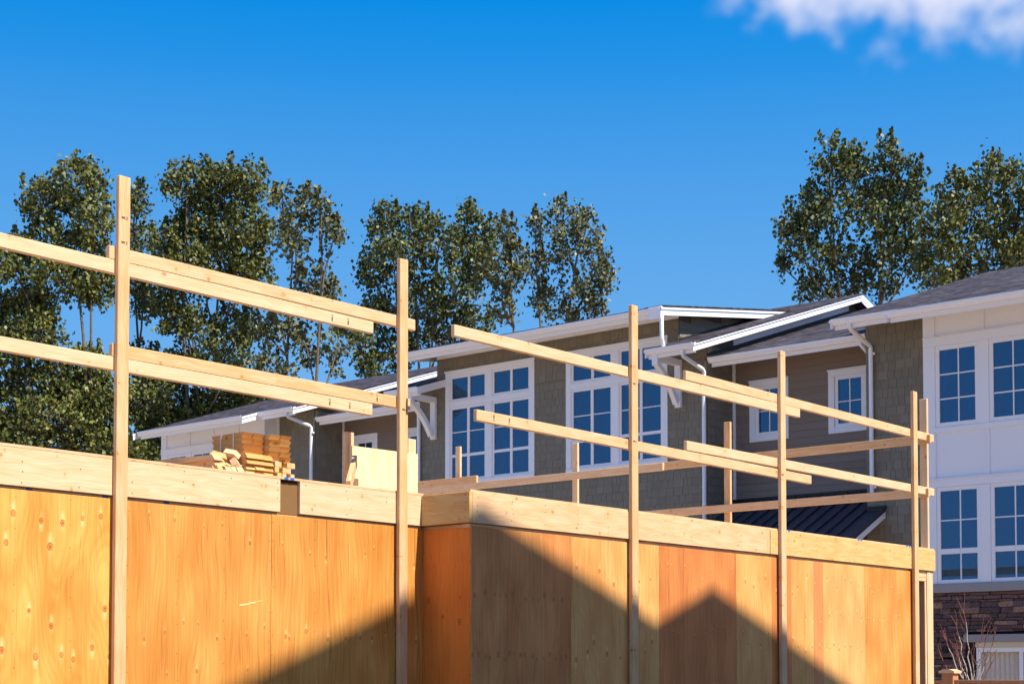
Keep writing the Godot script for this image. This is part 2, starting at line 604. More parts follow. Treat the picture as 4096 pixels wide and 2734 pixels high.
# ---------------------------------------------------------------- framed building
func sheet(o: Node3D, x0: float, x1: float, z: float, y1: float, k: int, shift: float) -> void:
	var m := MB.new()
	m.gr = -1
	m.sc = Vector2(1.22, 1.22)
	m.off = Vector2(-x0 / 1.22 + shift, y1 / 1.22)
	m.box(V3(x0 + 0.0012, 0.29, z - 0.012), V3(x1 - 0.0012, y1, z), 0.0015)
	part(o, m, M.ply[k], "plywood_sheet")

func framed_building() -> Node3D:
	var o := thing("framed_building", "wood-framed building under construction, walls sheathed in orange plywood", "building", FF, V3(1.2, 0, -5))
	# sheathing of the front wall beyond the corner
	var ks := [4, 5, 6, 7, 8, 9]
	var xs := [0.0, 1.205, 2.425, 3.645, 4.865, 6.085, 7.16]
	for i in 6:
		sheet(o, xs[i], xs[i + 1], 0.0, 2.706 + rng.randf_range(-0.002, 0.002), ks[i], 0.0)
	# sheathing of the wall set back before the corner
	xs = [-5.192, -3.972, -2.752, -1.532, -0.312, 0.0007]
	ks = [1, 0, 1, 2, 2]
	for i in 5:
		sheet(o, xs[i], xs[i + 1], -0.5, 2.712 + rng.randf_range(-0.002, 0.002), ks[i], 0.25 if i == 4 else 0.0)
	# short return between the two
	var m := MB.new()
	m.gr = -1
	m.sc = Vector2(1.22, 1.22)
	m.v = PackedVector3Array()
	m.box(V3(-0.5, 0.29, -0.012), V3(-0.0125, 2.700, 0.0), 0.0015)
	var rt := part(o, m, M.ply[3], "plywood_sheet")
	rt.rotation.y = -PI / 2
	rt.position = V3(0.0, 0, -0.0005) - base_of(o)
	# plates seen in the gap under the rim boards
	boxpart(o, V3(0.0, 2.69, -0.1), V3(7.68, 2.7295, -0.013), M.lumber[0], "top_plate")
	boxpart(o, V3(-5.2, 2.69, -0.6), V3(-0.01, 2.7295, -0.513), M.lumber[0], "top_plate")
	boxpart(o, V3(0.012, 2.69, -0.55), V3(0.1, 2.7295, -0.104), M.lumber[2], "top_plate", 0.003, 2)
	# rim boards, 235 mm
	var z := 0.016
	var spl := [[-5.2, -1.465, -0.5, M.lumber[0]], [-1.282, -0.008, -0.5, M.lumber[0]], [0.002, 4.155, 0.0, M.lumber[1]], [4.222, 7.683, 0.0, M.yellow]]
	for b in spl:
		boxpart(o, V3(b[0], 2.732, b[2] - 0.022), V3(b[1], 2.965, b[2] + z), b[3], "rim_board", 0.0025)
	boxpart(o, V3(4.157, 2.732, -0.03), V3(4.22, 2.965, 0.010), M.lumber[2], "rim_block", 0.002, 1)
	boxpart(o, V3(-1.463, 2.722, -0.56), V3(-1.284, 2.952, -0.508), M.osb, "rim_block", 0.002, 1)
	boxpart(o, V3(-0.038, 2.732, -0.484), V3(0.0, 2.965, z), M.yellow, "rim_board", 0.0025, 2)
	# deck of plywood laid over the rim
	var zz := -12.0
	while zz < -0.5:
		var xx := -5.2
		var zn := minf(zz + 1.22, -0.482)
		while xx < 7.6:
			var xn := minf(xx + 2.44, 7.672)
			boxpart(o, V3(xx + 0.001, 2.9655, zz + 0.001), V3(xn - 0.001, 2.983 + rng.randf_range(-0.001, 0.001), zn - 0.001), M.lumber[1], "deck_sheet", 0.001)
			xx = xn
		zz += 1.22
	var xx2 := -0.02
	while xx2 < 7.6:
		var xn2 := minf(xx2 + 2.44, 7.665)
		boxpart(o, V3(xx2 + 0.001, 2.9655, -0.48), V3(xn2 - 0.001, 2.982 + rng.randf_range(-0.001, 0.001), 0.010), M.lumber[1], "deck_sheet", 0.001)
		xx2 = xn2
	# open framing at the far end
	boxpart(o, V3(7.164, 2.652, -0.095), V3(7.497, 2.689, -0.002), M.lumber[1], "top_plate")
	boxpart(o, V3(7.164, 2.612, -0.094), V3(7.497, 2.6505, -0.003), M.lumber[0], "top_plate")
	boxpart(o, V3(7.455, 0.33, -0.093), V3(7.494, 2.610, -0.004), M.lumber[1], "stud", 0.003, 1)
	boxpart(o, V3(7.512, 0.33, -0.092), V3(7.655, 2.728, -0.004), M.lumber[0], "stud", 0.003, 1)
	boxpart(o, V3(7.17, 0.33, -0.1), V3(7.205, 2.610, -0.014), M.lumber[1], "stud", 0.003, 1)
	boxpart(o, V3(7.2, 0.29, -0.62), V3(7.66, 2.728, -0.6), M.ply[3], "plywood_sheet", 0.001, 1)
	# far end wall, back wall and the footing
	boxpart(o, V3(7.57, 0.29, -12.0), V3(7.66, 2.73, -0.63), M.orange_board, "end_wall", 0.002, 1)
	boxpart(o, V3(-5.2, 0.29, -12.1), V3(7.66, 2.73, -12.0), M.orange_board, "end_wall", 0.002, 1)
	boxpart(o, V3(-5.3, 0.29, -12.0), V3(-5.2, 2.73, -0.5), M.orange_board, "end_wall", 0.002, 1)
	boxpart(o, V3(-5.3, 0.0, -12.1), V3(7.66, 0.288, -0.52), M.concrete, "footing", 0.01)
	boxpart(o, V3(0.0, 0.0, -0.518), V3(7.66, 0.288, -0.013), M.concrete, "footing", 0.01)
	# blue tape marks on the deck edge and the plates
	for t in [[-1.43, -0.4815], [-1.375, -0.4815], [4.49, 0.0105], [4.55, 0.0105], [5.93, 0.0105], [5.985, 0.0105], [7.0, 0.0105], [7.06, 0.0105]]:
		boxpart(o, V3(t[0], 2.9665, t[1] - 0.003), V3(t[0] + 0.036, 2.9838, t[1] + 0.001), M.blue_tape, "tape_mark", 0.0)
	for t in [-3.48, -2.93, -2.45]:
		boxpart(o, V3(t, 2.714, -0.515), V3(t + 0.045, 2.7285, -0.5115), M.blue_tape, "tape_mark", 0.0)
	# nail heads in the rim boards
	var nm := MB.new()
	for b in spl:
		var x: float = b[0] + 0.05
		while x < b[1]:
			for y in [2.765, 2.82, 2.875, 2.93]:
				if rng.randf() < 0.75:
					var p := V3(x + rng.randf_range(-0.01, 0.01), y + rng.randf_range(-0.012, 0.012), b[2] + z)
					nm.box(p - V3(0.0035, 0.0035, 0.002), p + V3(0.0035, 0.0035, 0.0012))
			x += 0.406
	for y in [2.77, 2.83, 2.88, 2.94]:
		nm.box(V3(-0.0392, y, -0.03), V3(-0.0370, y + 0.007, -0.023))
	var nn := part(o, nm, M.nail, "nail_heads")
	nn.set_meta("kind", "stuff")
	return o

func lum() -> Material:
	return M.lumber[rng.randi() % 3]

func skew_board(o: Node3D, x0: float, y0: float, x1: float, y1: float, h: float, z0: float, z1: float, mt: Material, nm: String) -> MeshInstance3D:
	# a board along x whose top edge runs from (x0, y0) to (x1, y1)
	var m := MB.new()
	m.gr = 0
	m.off = Vector2(rng.randf(), rng.randf())
	var l := V2(x1 - x0, y1 - y0).length()
	m.box(V3(0, -h, z0), V3(l, 0, z1), 0.004)
	var p := part(o, m, mt, nm)
	p.rotation.z = atan2(y1 - y0, x1 - x0)
	p.position = V3(x0, y0, 0) - base_of(o)
	return p

func stamp(o: Node3D, x: float, y: float, z: float, turn: float) -> void:
	# grade stamp inked on a board face: a figure 2 and a block of fine lines
	var m := MB.new()
	for k in 5:
		m.box(V3(-0.03 + k * 0.008, -0.009, 0), V3(-0.0255 + k * 0.008, 0.009, 0.0006))
	m.box(V3(-0.03, -0.002, 0), V3(0.006, 0.001, 0.0006))
	m.box(V3(0.016, 0.009, 0), V3(0.03, 0.012, 0.0006))
	m.box(V3(0.027, -0.001, 0), V3(0.03, 0.0085, 0.0006))
	m.box(V3(0.016, -0.003, 0), V3(0.0265, 0.0, 0.0006))
	m.box(V3(0.016, -0.009, 0), V3(0.019, -0.0035, 0.0006))
	m.box(V3(0.016, -0.013, 0), V3(0.03, -0.0095, 0.0006))
	var p := part(o, m, M.ink, "grade_stamp")
	p.position = V3(x, y, z) - base_of(o)
	p.rotation.z = turn
	p.scale = Vector3(0.78, 0.78, 1.0)

func wane(o: Node3D, x0: float, x1: float, y0: float, y1: float, z: float, sd: int) -> void:
	# ragged strip of bark left along the lower edge of a rail
	var r := RandomNumberGenerator.new()
	r.seed = sd
	var m := MB.new()
	var x := x0
	while x < x1:
		var l := r.randf_range(0.03, 0.11)
		var t := (x - x0) / (x1 - x0)
		var y := lerpf(y0, y1, t)
		var h := r.randf_range(0.004, 0.017)
		m.box(V3(x, y + 0.003, z - 0.01), V3(x + l, y + 0.003 + h, z + 0.0012), 0.0009, 0.0006, r)
		x += l + (r.randf_range(0.0, 0.06) if r.randf() < 0.3 else -0.002)
	part(o, m, M.bark_edge, "bark_edge")

func guard_post(o: Node3D, x0: float, z0: float, z1: float, ytop: float, lean: float, along_z := false) -> void:
	var m := MB.new()
	m.gr = 1
	m.off = Vector2(rng.randf(), rng.randf())
	if along_z: m.box(V3(0, 0, z0 - z0), V3(0.038, ytop, z1 - z0), 0.004)
	else: m.box(V3(0, 0, 0), V3(0.089, ytop, z1 - z0), 0.004)
	var p := part(o, m, lum(), "post")
	p.position = V3(x0, 0, z0) - base_of(o)
	p.rotation.z = lean

func guardrails() -> void:
	var g := "temporary guardrails round the deck"
	var o := thing("guardrail", "timber guardrail with doubled upper rails on the set-back plywood wall", "guardrail", FF, V3(-2, 0, -0.46), g)
	guard_post(o, -2.873, -0.482, -0.444, 4.79, 0.0)
	guard_post(o, -0.312, -0.482, -0.444, 4.755, 0.001)
	skew_board(o, -5.0, 4.262, -0.557, 4.231, 0.09, -0.522, -0.484, M.lumber[0], "rail")
	skew_board(o, -2.915, 4.334, -0.108, 4.322, 0.087, -0.521, -0.483, M.lumber[1], "rail")
	skew_board(o, -5.0, 3.632, -0.564, 3.612, 0.089, -0.522, -0.484, M.lumber[0], "rail")
	skew_board(o, -2.886, 3.708, -0.162, 3.700, 0.087, -0.521, -0.483, M.lumber[2], "rail")
	for s in [[-0.98, 4.19, -0.484, PI / 2], [-0.82, 4.19, -0.484, PI / 2], [-1.0, 3.57, -0.484, PI / 2], [-0.8, 3.57, -0.484, PI / 2], [-0.52, 3.66, -0.483, PI / 2], [-0.267, 3.60, -0.4437, 0.0], [-2.83, 4.52, -0.4437, 0.0], [-2.83, 4.36, -0.4437, 0.0]]:
		stamp(o, s[0], s[1], s[2] + 0.0004, s[3])
	o = thing("guardrail", "longer timber guardrail on the half-shaded plywood wall, rails lapped at its middle post", "guardrail", FF, V3(3.7, 0, 0.04), g)
	guard_post(o, 1.96, 0.018, 0.056, 4.722, -0.001)
	guard_post(o, 4.355, 0.018, 0.056, 4.695, -0.0015)
	guard_post(o, 7.107, 0.018, 0.056, 4.672, -0.002)
	skew_board(o, -0.205, 4.2, 4.787, 4.19, 0.088, -0.022, 0.016, M.lumber[0], "rail")
	skew_board(o, 2.823, 4.288, 7.679, 4.258, 0.086, -0.021, 0.0155, M.lumber[1], "rail")
	skew_board(o, 0.045, 3.594, 4.997, 3.551, 0.086, -0.022, 0.016, M.lumber[1], "rail")
	skew_board(o, 2.836, 3.662, 7.677, 3.656, 0.086, -0.021, 0.0155, M.lumber[0], "rail")
	for s in [[0.24, 3.55, 0.0164, -PI / 2], [0.42, 3.545, 0.0164, -PI / 2], [2.0, 4.05, 0.0564, 0.0], [2.0, 3.56, 0.0564, 0.0], [4.39, 3.5, 0.0564, 0.0]]:
		stamp(o, s[0], s[1], s[2], s[3])
	o = thing("guardrail", "timber guardrail along the far end of the deck, unlit side in view", "guardrail", FF, V3(7.55, 0, -4), g)
	for p in [[-7.13, 4.765], [-5.04, 4.62], [-2.675, 4.657], [-0.09, 4.65]]:
		guard_post(o, 7.542, p[0], p[0] + 0.089, p[1], 0.0, true)
	for r in [[-11.9, -3.53, 4.227, 0.095, 0.0], [-4.6, 0.055, 4.239, 0.095, 0.039], [-11.9, -6.66, 4.320, 0.095, 0.001], [-11.9, -3.2, 3.636, 0.09, 0.039], [-3.9, 0.05, 3.641, 0.094, 0.0]]:
		var m := MB.new()
		m.gr = 2
		m.off = Vector2(rng.randf(), rng.randf())
		m.box(V3(7.502 + r[4] * 0.0, r[2] - r[3], r[0]), V3(7.5405, r[2], r[1]), 0.003)
		var pp := part(o, m, lum(), "rail")
		pp.position += V3(-0.0395 if r[4] < 0.02 else 0.0, 0, 0)

func guard_panel() -> void:
	var o := thing("plywood_barrier", "plywood panel nailed to two short studs with a diagonal brace on the deck", "barrier", FF, V3(0.05, 2.984, -1.05))
	boxpart(o, V3(-0.339, 2.984, -1.05), V3(-0.25, 3.482, -1.012), M.lumber[1], "stud", 0.003, 1)
	boxpart(o, V3(0.358, 2.984, -1.05), V3(0.447, 3.505, -1.012), M.lumber[0], "stud", 0.003, 1)
	var m := MB.new()
	m.gr = 1
	m.sc = Vector2(3.0, 0.6)
	m.prism([V2(-0.305, 2.984), V2(0.452, 2.984), V2(0.452, 3.385), V2(-0.305, 3.375)], 2, -1.011, -0.999)
	part(o, m, M.guard_ply, "panel")
	m = MB.new()
	m.gr = 2
	m.box(V3(-0.019, -0.0445, -0.29), V3(0.019, 0.0445, 0.29), 0.003)
	var b := part(o, m, M.lumber[2], "brace")
	var b0 := V3(-0.70, 2.99, -0.60)
	var b1 := V3(-0.31, 3.25, -0.94)
	b.basis = Basis.looking_at(b1 - b0, Vector3.UP)
	b.position = (b0 + b1) * 0.5 - base_of(o)

func mitre_block(m: MB, l: float, w: float, t: float, top_long: bool, cut: float) -> void:
	# a short block lying along z, ends bevelled
	var a := 0.0 if top_long else cut
	var b := cut if top_long else 0.0
	m.gr = 2
	m.prism([V2(a * -1.0, 0.0), V2(-l + a, 0.0), V2(-l + b, t), V2(-b, t)] if false else [V2(-b, 0.0), V2(-l + b, 0.0), V2(-l + a, t), V2(-a, t)], 0, 0.0, w)

func lumber() -> void:
	var g := "stacks of short cut blocks on the deck"
	var defs := [
		["tall stack of angle-cut blocks held by two pale straps", -1.668, 3.139, -0.64, 2, 4, 0.092, 0.355, true, true],
		["stack of angle-cut blocks set forward beside the strapped stack", -1.468, 3.102, -0.585, 2, 5, 0.094, 0.33, false, true],
		["low stack of angle-cut blocks under the strapped stack", -1.70, 2.984, -0.565, 3, 4, 0.082, 0.38, true, false],
	]
	for d in defs:
		var o := thing("block_stack", d[0], "lumber stack", FF, V3(d[1] + 0.1, d[2], d[3] - 0.17), g)
		for k in d[5]:
			for i in d[4]:
				var m := MB.new()
				m.off = Vector2(rng.randf(), rng.randf())
				mitre_block(m, d[7], d[6] - 0.0015, 0.0375, d[9], 0.026)
				var p := part(o, m, M.orange_board if rng.randf() < 0.7 else M.yellow, "block")
				p.position = V3(d[1] + i * d[6], d[2] + k * 0.0385, d[3] + rng.randf_range(-0.008, 0.008)) - base_of(o)
		if d[8]:
			for q in [-0.12, -0.26]:
				var y0: float = d[2]
				var y1: float = d[2] + d[5] * 0.0385 + 0.001
				var x0: float = d[1] - 0.002
				var x1: float = d[1] + d[4] * d[6] + 0.001
				var m := MB.new()
				m.box(V3(x0 - 0.0015, y0, d[3] + q), V3(x0, y1, d[3] + q + 0.014))
				m.box(V3(x0 - 0.0015, y1, d[3] + q), V3(x1, y1 + 0.0015, d[3] + q + 0.014))
				part(o, m, M.strap, "strap")
	# blocks standing on edge under the forward stack
	var o := thing("block_stack", "low row of blocks standing on edge under the forward stack", "lumber stack", FF, V3(-1.36, 2.984, -0.7), g)
	for k in 3:
		for i in 5:
			var m := MB.new()
			m.gr = 2
			m.off = Vector2(rng.randf(), rng.randf())
			m.box(V3(0, 0, -0.3), V3(0.0375, 0.0385, 0), 0.002)
			var p := part(o, m, M.lumber[1] if (i + k) % 2 == 0 else M.yellow, "block")
			p.position = V3(-1.448 + i * 0.0385, 2.984 + k * 0.0392, -0.56 - (0.05 if (i * 2 + k) % 3 == 0 else 0.0) - rng.randf() * 0.02) - base_of(o)
	# loose lengths and offcuts
	var gl := "loose offcuts beside the stacks"
	var longs := [[-1.99, 3.0, 0.9], [-1.95, 3.04, 0.95], [-1.88, 3.0, 0.7], [-1.90, 3.078, 0.8]]
	for i in 4:
		var l: Array = longs[i]
		var b := thing("loose_board", ["lowest long board lying back from the offcuts", "second long board stacked on the lowest one", "short board lying inside the long boards", "topmost long board lying beside the strapped stack"][i], "board", FF, V3(l[0], l[1] - 0.016, -1.0))
		var m := MB.new()
		m.gr = 2
		m.off = Vector2(rng.randf(), rng.randf())
		m.prism([V2(-0.60, 0), V2(-0.60 - l[2], 0), V2(-0.62 - l[2], 0.0375), V2(-0.63, 0.0375)], 0, 0.0, 0.085)
		var p := part(b, m, M.lumber[2], "board")
		p.position = V3(l[0], l[1] - 0.015, 0) - base_of(b)
		p.rotation.y = 0.05 * (i - 1)
	var spots := [[-1.87, 3.03, -0.60, 0.5, 0.4, 0.7], [-1.83, 3.05, -0.60, -0.4, 0.3, 0.2], [-1.77, 3.022, -0.585, 0.7, -0.3, 0.9], [-1.79, 3.09, -0.66, 0.3, 0.7, -0.5], [-1.74, 3.055, -0.60, -0.6, 0.2, 0.4], [-1.725, 3.12, -0.62, 0.2, 0.5, 0.8], [-1.92, 3.005, -0.57, 0.1, 0.1, 0.0], [-1.86, 3.005, -0.56, 0.0, -0.2, 0.0], [-1.81, 3.005, -0.555, 0.1, 0.2, 0.05], [-1.76, 3.005, -0.55, 0.1, -0.1, 0.3]]
	for s in spots:
		var b := thing("timber_offcut", "small angle-cut timber offcut tumbled in the heap beside the stacks", "offcut", FF, V3(s[0], s[1] - 0.02, s[2] - 0.05), gl)
		var m := MB.new()
		m.gr = 2
		m.off = Vector2(rng.randf(), rng.randf())
		m.prism([V2(0.0, -0.019), V2(-0.13, -0.019), V2(-0.11, 0.019), V2(-0.03, 0.019)], 0, -0.022, 0.022)
		var p := part(b, m, M.lumber[1] if rng.randf() < 0.5 else M.yellow, "offcut")
		p.position = V3(s[0], s[1], s[2]) - base_of(b)
		p.rotation = Vector3(s[3], s[4], s[5])

# ---------------------------------------------------------------- townhouses
func minus(iv: Array, a: float, b: float) -> Array:
	var out := []
	for i in iv:
		if b <= i[0] or a >= i[1]: out.append(i)
		else:
			if a > i[0]: out.append([i[0], a])
			if b < i[1]: out.append([b, i[1]])
	return out

# sheet of wall with openings; plane axis: false = faces z at depth d, true = faces x
func wall_sheet(o: Node3D, s0: float, s1: float, y0: float, y1: float, d: float, holes: Array, mt: Material) -> void:
	var ys := [y0, y1]
	for h in holes:
		for q in [h[2], h[3]]:
			if q > y0 and q < y1: ys.append(q)
	ys.sort()
	var m := MB.new()
	for i in ys.size() - 1:
		if ys[i + 1] - ys[i] < 1e-4: continue
		var iv := [[s0, s1]]
		var mid: float = (ys[i] + ys[i + 1]) * 0.5
		for h in holes:
			if mid > h[2] and mid < h[3]: iv = minus(iv, h[0], h[1])
		for v in iv:
			m.box(V3(v[0], ys[i], d - 0.15), V3(v[1], ys[i + 1], d))
	part(o, m, mt, "wall")

var shingle_mesh: ArrayMesh
var plank_mesh: ArrayMesh
var stone_meshes := []

func unit_meshes() -> void:
	# shingle: unit width and height, thicker at the butt
	var m := MB.new()
	m.prism([V2(0.002, 0.0), V2(0.018, 0.0), V2(0.006, 1.08), V2(0.002, 1.08)], 0, 0.0, 1.0)
	shingle_mesh = m.mesh()
	m = MB.new()
	m.prism([V2(0.002, 0.0), V2(0.019, 0.0), V2(0.006, 1.1), V2(0.002, 1.1)], 0, 0.0, 1.0)
	plank_mesh = m.mesh()
	var r := RandomNumberGenerator.new()
	r.seed = 5
	for k in 8:
		m = MB.new()
		m.box(V3(0, 0, 0), V3(1, 1, 1), 0.10, 0.055, r)
		stone_meshes.append(m.mesh())

# lists of pieces: [pos, width, height, turn(0 faces z, 1 faces x)]
func shingles_on(list: Array, s0: float, s1: float, y0: float, y1: float, d: float, cut: Array, face_x := false) -> void:
	var ex := 0.1775
	var k := 0
	var y := y0
	while y < y1:
		var h := minf(ex, y1 - y)
		var iv := [[s0, s1]]
		for c in cut:
			if y + h * 0.5 > c[2] and y + h * 0.5 < c[3]: iv = minus(iv, c[0], c[1])
		for v in iv:
			var s: float = v[0] - rng.randf() * 0.1
			while s < v[1]:
				var w: float = [0.11, 0.15, 0.18, 0.2, 0.24][rng.randi() % 5] + rng.randf_range(-0.01, 0.01)
				var a := maxf(s, v[0])
				var b := minf(s + w, v[1])
				if b - a > 0.02:
					list.append([V3(a + 0.003, y, d) if not face_x else V3(d, y, -a - 0.003), b - a - 0.006, h, face_x])
				s += w
		y += ex
		k += 1

func lay_shingles(o: Node3D, list: Array, mats: Array) -> void:
	list.sort_custom(func(a, b): return a[1] * a[2] > b[1] * b[2])
	var rest := MB.new()
	for i in list.size():
		var q: Array = list[i]
		if i < 298:
			var p := MeshInstance3D.new()
			p.name = "shingle"
			p.mesh = shingle_mesh
			p.material_override = mats[rng.randi() % mats.size()]
			o.add_child(p, true)
			p.position = q[0] - base_of(o) + V3(0, rng.randf_range(-0.003, 0.003), 0)
			p.scale = V3(q[1], q[2], 1.0)
			if q[3]: p.rotation.y = PI / 2
		else:
			var w: float = q[1]
			var h: float = q[2]
			var a: Vector3 = q[0]
			if q[3]:
				rest.prism([V2(a.x + 0.002, a.y), V2(a.x + 0.018, a.y), V2(a.x + 0.006, a.y + h), V2(a.x + 0.002, a.y + h)], 2, a.z - w, a.z)
			else:
				rest.prism([V2(a.z + 0.002, a.y), V2(a.z + 0.018, a.y), V2(a.z + 0.006, a.y + h), V2(a.z + 0.002, a.y + h)], 0, a.x, a.x + w)
	if rest.v.size() > 0:
		var p := part(o, rest, mats[1], "small_shingles")
		p.set_meta("kind", "stuff")

func lap_siding(o: Node3D, s0: float, s1: float, y0: float, y1: float, d: float, cut: Array) -> void:
	var y := y0
	while y < y1:
		var h := minf(0.149, y1 - y)
		var iv := [[s0, s1]]
		for c in cut:
			if y + h * 0.5 > c[2] and y + h * 0.5 < c[3]: iv = minus(iv, c[0], c[1])
		for v in iv:
			var p := MeshInstance3D.new()
			p.name = "siding_board"
			p.mesh = plank_mesh
			p.material_override = M.taupe[rng.randi() % 3]
			o.add_child(p, true)
			p.position = V3(v[0], y, d) - base_of(o)
			p.scale = V3(v[1] - v[0], h, 1.0)
		y += 0.149

func trim(o: Node3D, s0: float, s1: float, y0: float, y1: float, d0: float, d1: float, nm := "trim_board") -> void:
	boxpart(o, V3(s0, y0, d0), V3(s1, y1, d1), M.white, nm, 0.003)

# a window in an opening at wall depth d; vb / hb = [centre, width] bars
func window(o: Node3D, s0: float, s1: float, y0: float, y1: float, d: float, fw: float, vb: Array, hb: Array, curtain := 0.14, gl: Material = null) -> void:
	var m := MB.new()
	var zf := d + 0.012
	var zb := d - 0.06
	m.box(V3(s0, y0, zb), V3(s0 + fw, y1, zf), 0.004)
	m.box(V3(s1 - fw, y0, zb), V3(s1, y1, zf), 0.004)
	m.box(V3(s0 + fw, y0, zb), V3(s1 - fw, y0 + fw, zf), 0.004)
	m.box(V3(s0 + fw, y1 - fw, zb), V3(s1 - fw, y1, zf), 0.004)
	var w := part(o, m, M.white, "window")
	w.set_meta("base", Vector3.ZERO)
	var xs := [[s0 + fw, 0.0]]
	for b in vb:
		xs.append(b)
		boxpart(w, V3(b[0] - b[1] * 0.5, y0 + fw, d - 0.03), V3(b[0] + b[1] * 0.5, y1 - fw, d + (0.008 if b[1] > 0.04 else -0.004)), M.white, "muntin", 0.002)
	xs.append([s1 - fw, 0.0])
	var ys := [[y0 + fw, 0.0]]
	for b in hb:
		ys.append(b)
		for i in xs.size() - 1:
			boxpart(w, V3(xs[i][0] + xs[i][1] * 0.5, b[0] - b[1] * 0.5, d - 0.03), V3(xs[i + 1][0] - xs[i + 1][1] * 0.5, b[0] + b[1] * 0.5, d + (0.008 if b[1] > 0.04 else -0.004)), M.white, "muntin", 0.002)
	ys.append([y1 - fw, 0.0])
	for i in xs.size() - 1:
		for j in ys.size() - 1:
			var p := MB.new()
			p.box(V3(xs[i][0] + xs[i][1] * 0.5, ys[j][0] + ys[j][1] * 0.5, d - 0.022), V3(xs[i + 1][0] - xs[i + 1][1] * 0.5, ys[j + 1][0] - ys[j + 1][1] * 0.5, d - 0.018))
			part(w, p, gl if gl else M.glass, "pane")
	# curtain drawn to one side behind the glass, and a blind behind the rest
	var c := MB.new()
	var x := s0 + fw * 0.5
	var k := 0
	while x < s0 + fw + curtain:
		c.box(V3(x, y0, d - 0.17 - 0.012 * (k % 2)), V3(x + 0.05, y1, d - 0.15 - 0.012 * (k % 2)))
		x += 0.05
		k += 1
	if k > 0: part(w, c, M.curtain, "curtain")
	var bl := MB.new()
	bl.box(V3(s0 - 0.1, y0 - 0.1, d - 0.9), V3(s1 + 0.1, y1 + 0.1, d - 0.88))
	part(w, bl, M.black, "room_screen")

func big_window(o: Node3D, c: float) -> void:
	var t := [[-1.425, -1.281, 6.221, 8.767], [1.25, 1.388, 6.221, 8.767], [-0.111, 0.079, 6.221, 8.015], [-0.111, 0.079, 8.158, 8.767], [-1.2805, 1.2495, 8.016, 8.157]]
	for q in t: trim(o, c + q[0], c + q[1], q[2], q[3], -0.02, 0.034)
	trim(o, c - 1.425, c + 1.388, 8.768, 8.862, -0.02, 0.036)
	trim(o, c - 1.445, c + 1.408, 8.863, 8.905, -0.01, 0.060)
	trim(o, c - 1.425, c + 1.388, 6.138, 6.220, -0.02, 0.045)
	window(o, c - 1.281, c - 0.111, 8.158, 8.767, 0.0, 0.056, [[c - 0.676, 0.07]], [], 0.1)
	window(o, c + 0.079, c + 1.25, 8.158, 8.767, 0.0, 0.054, [[c + 0.67, 0.07]], [], 0.12)
	window(o, c - 1.281, c - 0.111, 6.221, 8.015, 0.0, 0.056, [[c - 0.69, 0.078]], [[6.832, 0.068], [7.402, 0.022]], 0.12)
	window(o, c + 0.079, c + 1.25, 6.221, 8.015, 0.0, 0.054, [[c + 0.667, 0.075]], [[6.832, 0.068], [7.402, 0.022]], 0.14)

func big_holes(c: float) -> Array:
	return [[c - 1.281, c - 0.111, 8.158, 8.767], [c + 0.079, c + 1.25, 8.158, 8.767], [c - 1.281, c - 0.111, 6.221, 8.015], [c + 0.079, c + 1.25, 6.221, 8.015]]

func small_window(o: Node3D, s: float, d: float) -> void:
	trim(o, s, s + 0.14, 6.542, 7.725, d - 0.02, d + 0.036)
	trim(o, s + 0.825, s + 0.965, 6.542, 7.725, d - 0.02, d + 0.036)
	trim(o, s + 0.1405, s + 0.8245, 6.542, 6.66, d - 0.02, d + 0.034)
	trim(o, s, s + 0.965, 7.726, 7.835, d - 0.02, d + 0.038)
	trim(o, s - 0.012, s + 0.977, 7.836, 7.868, d - 0.01, d + 0.06)
	window(o, s + 0.14, s + 0.825, 6.66, 7.725, d, 0.078, [[s + 0.482, 0.026]], [[7.19, 0.022]], 0.1)

func gutter(o: Node3D, s0: float, s1: float, d: float, y: float) -> void:
	# ogee gutter whose outer lip is at depth d
	var m := MB.new()
	m.prism([V2(d - 0.125, y - 0.115), V2(d - 0.05, y - 0.115), V2(d - 0.03, y - 0.075), V2(d - 0.004, y - 0.045), V2(d, y - 0.02), V2(d, y), V2(d - 0.012, y), V2(d - 0.012, y - 0.035), V2(d - 0.125, y - 0.035)], 0, s0, s1)
	part(o, m, M.white, "gutter")
	boxpart(o, V3(s0 + 0.03, y - 0.195, d - 0.15), V3(s1 - 0.002, y - 0.004, d - 0.127), M.white, "fascia", 0.002)

func roof_slab(o: Node3D, s0: float, s1: float, df: float, db: float, yf: float, sl: float, el := 0.0, er := 0.0) -> MeshInstance3D:
	# shingled top and white underside, front edge at df with top at yf, rising backwards
	var yb := yf + (df - db) * sl
	var m := MB.new()
	m.gr = -2
	m.sc = Vector2(4, 4)
	m.off = Vector2(rng.randf(), rng.randf())
	m.prism([V2(df + 0.03, yf - 0.035), V2(df + 0.03, yf - 0.01), V2(db, yb), V2(db, yb - 0.028)], 0, s0 - el, s1 + er)
	var p := part(o, m, M.roof, "roof")
	m = MB.new()
	m.prism([V2(df - 0.13, yf - 0.14 + 0.13 * sl), V2(df - 0.13, yf - 0.032 + 0.13 * sl), V2(db, yb - 0.03), V2(db, yb - 0.14)], 0, s0 + 0.02, s1 - 0.02)
	part(o, m, M.white, "roof_boards")
	return p

func rake(o: Node3D, s: float, df: float, db: float, yf: float, sl: float, side: float) -> void:
	var yb := yf + (df - db) * sl
	var m := MB.new()
	m.prism([V2(df, yf - 0.225), V2(df, yf - 0.105), V2(db, yb - 0.105), V2(db, yb - 0.225)], 0, s - 0.022 * side, s)
	part(o, m, M.white, "rake_board")
	m = MB.new()
	m.prism([V2(df + 0.01, yf - 0.108), V2(df + 0.01, yf - 0.052), V2(db, yb - 0.046), V2(db, yb - 0.108)], 0, s - 0.022 * side, s + 0.024 * side)
	part(o, m, M.white, "rake_board")

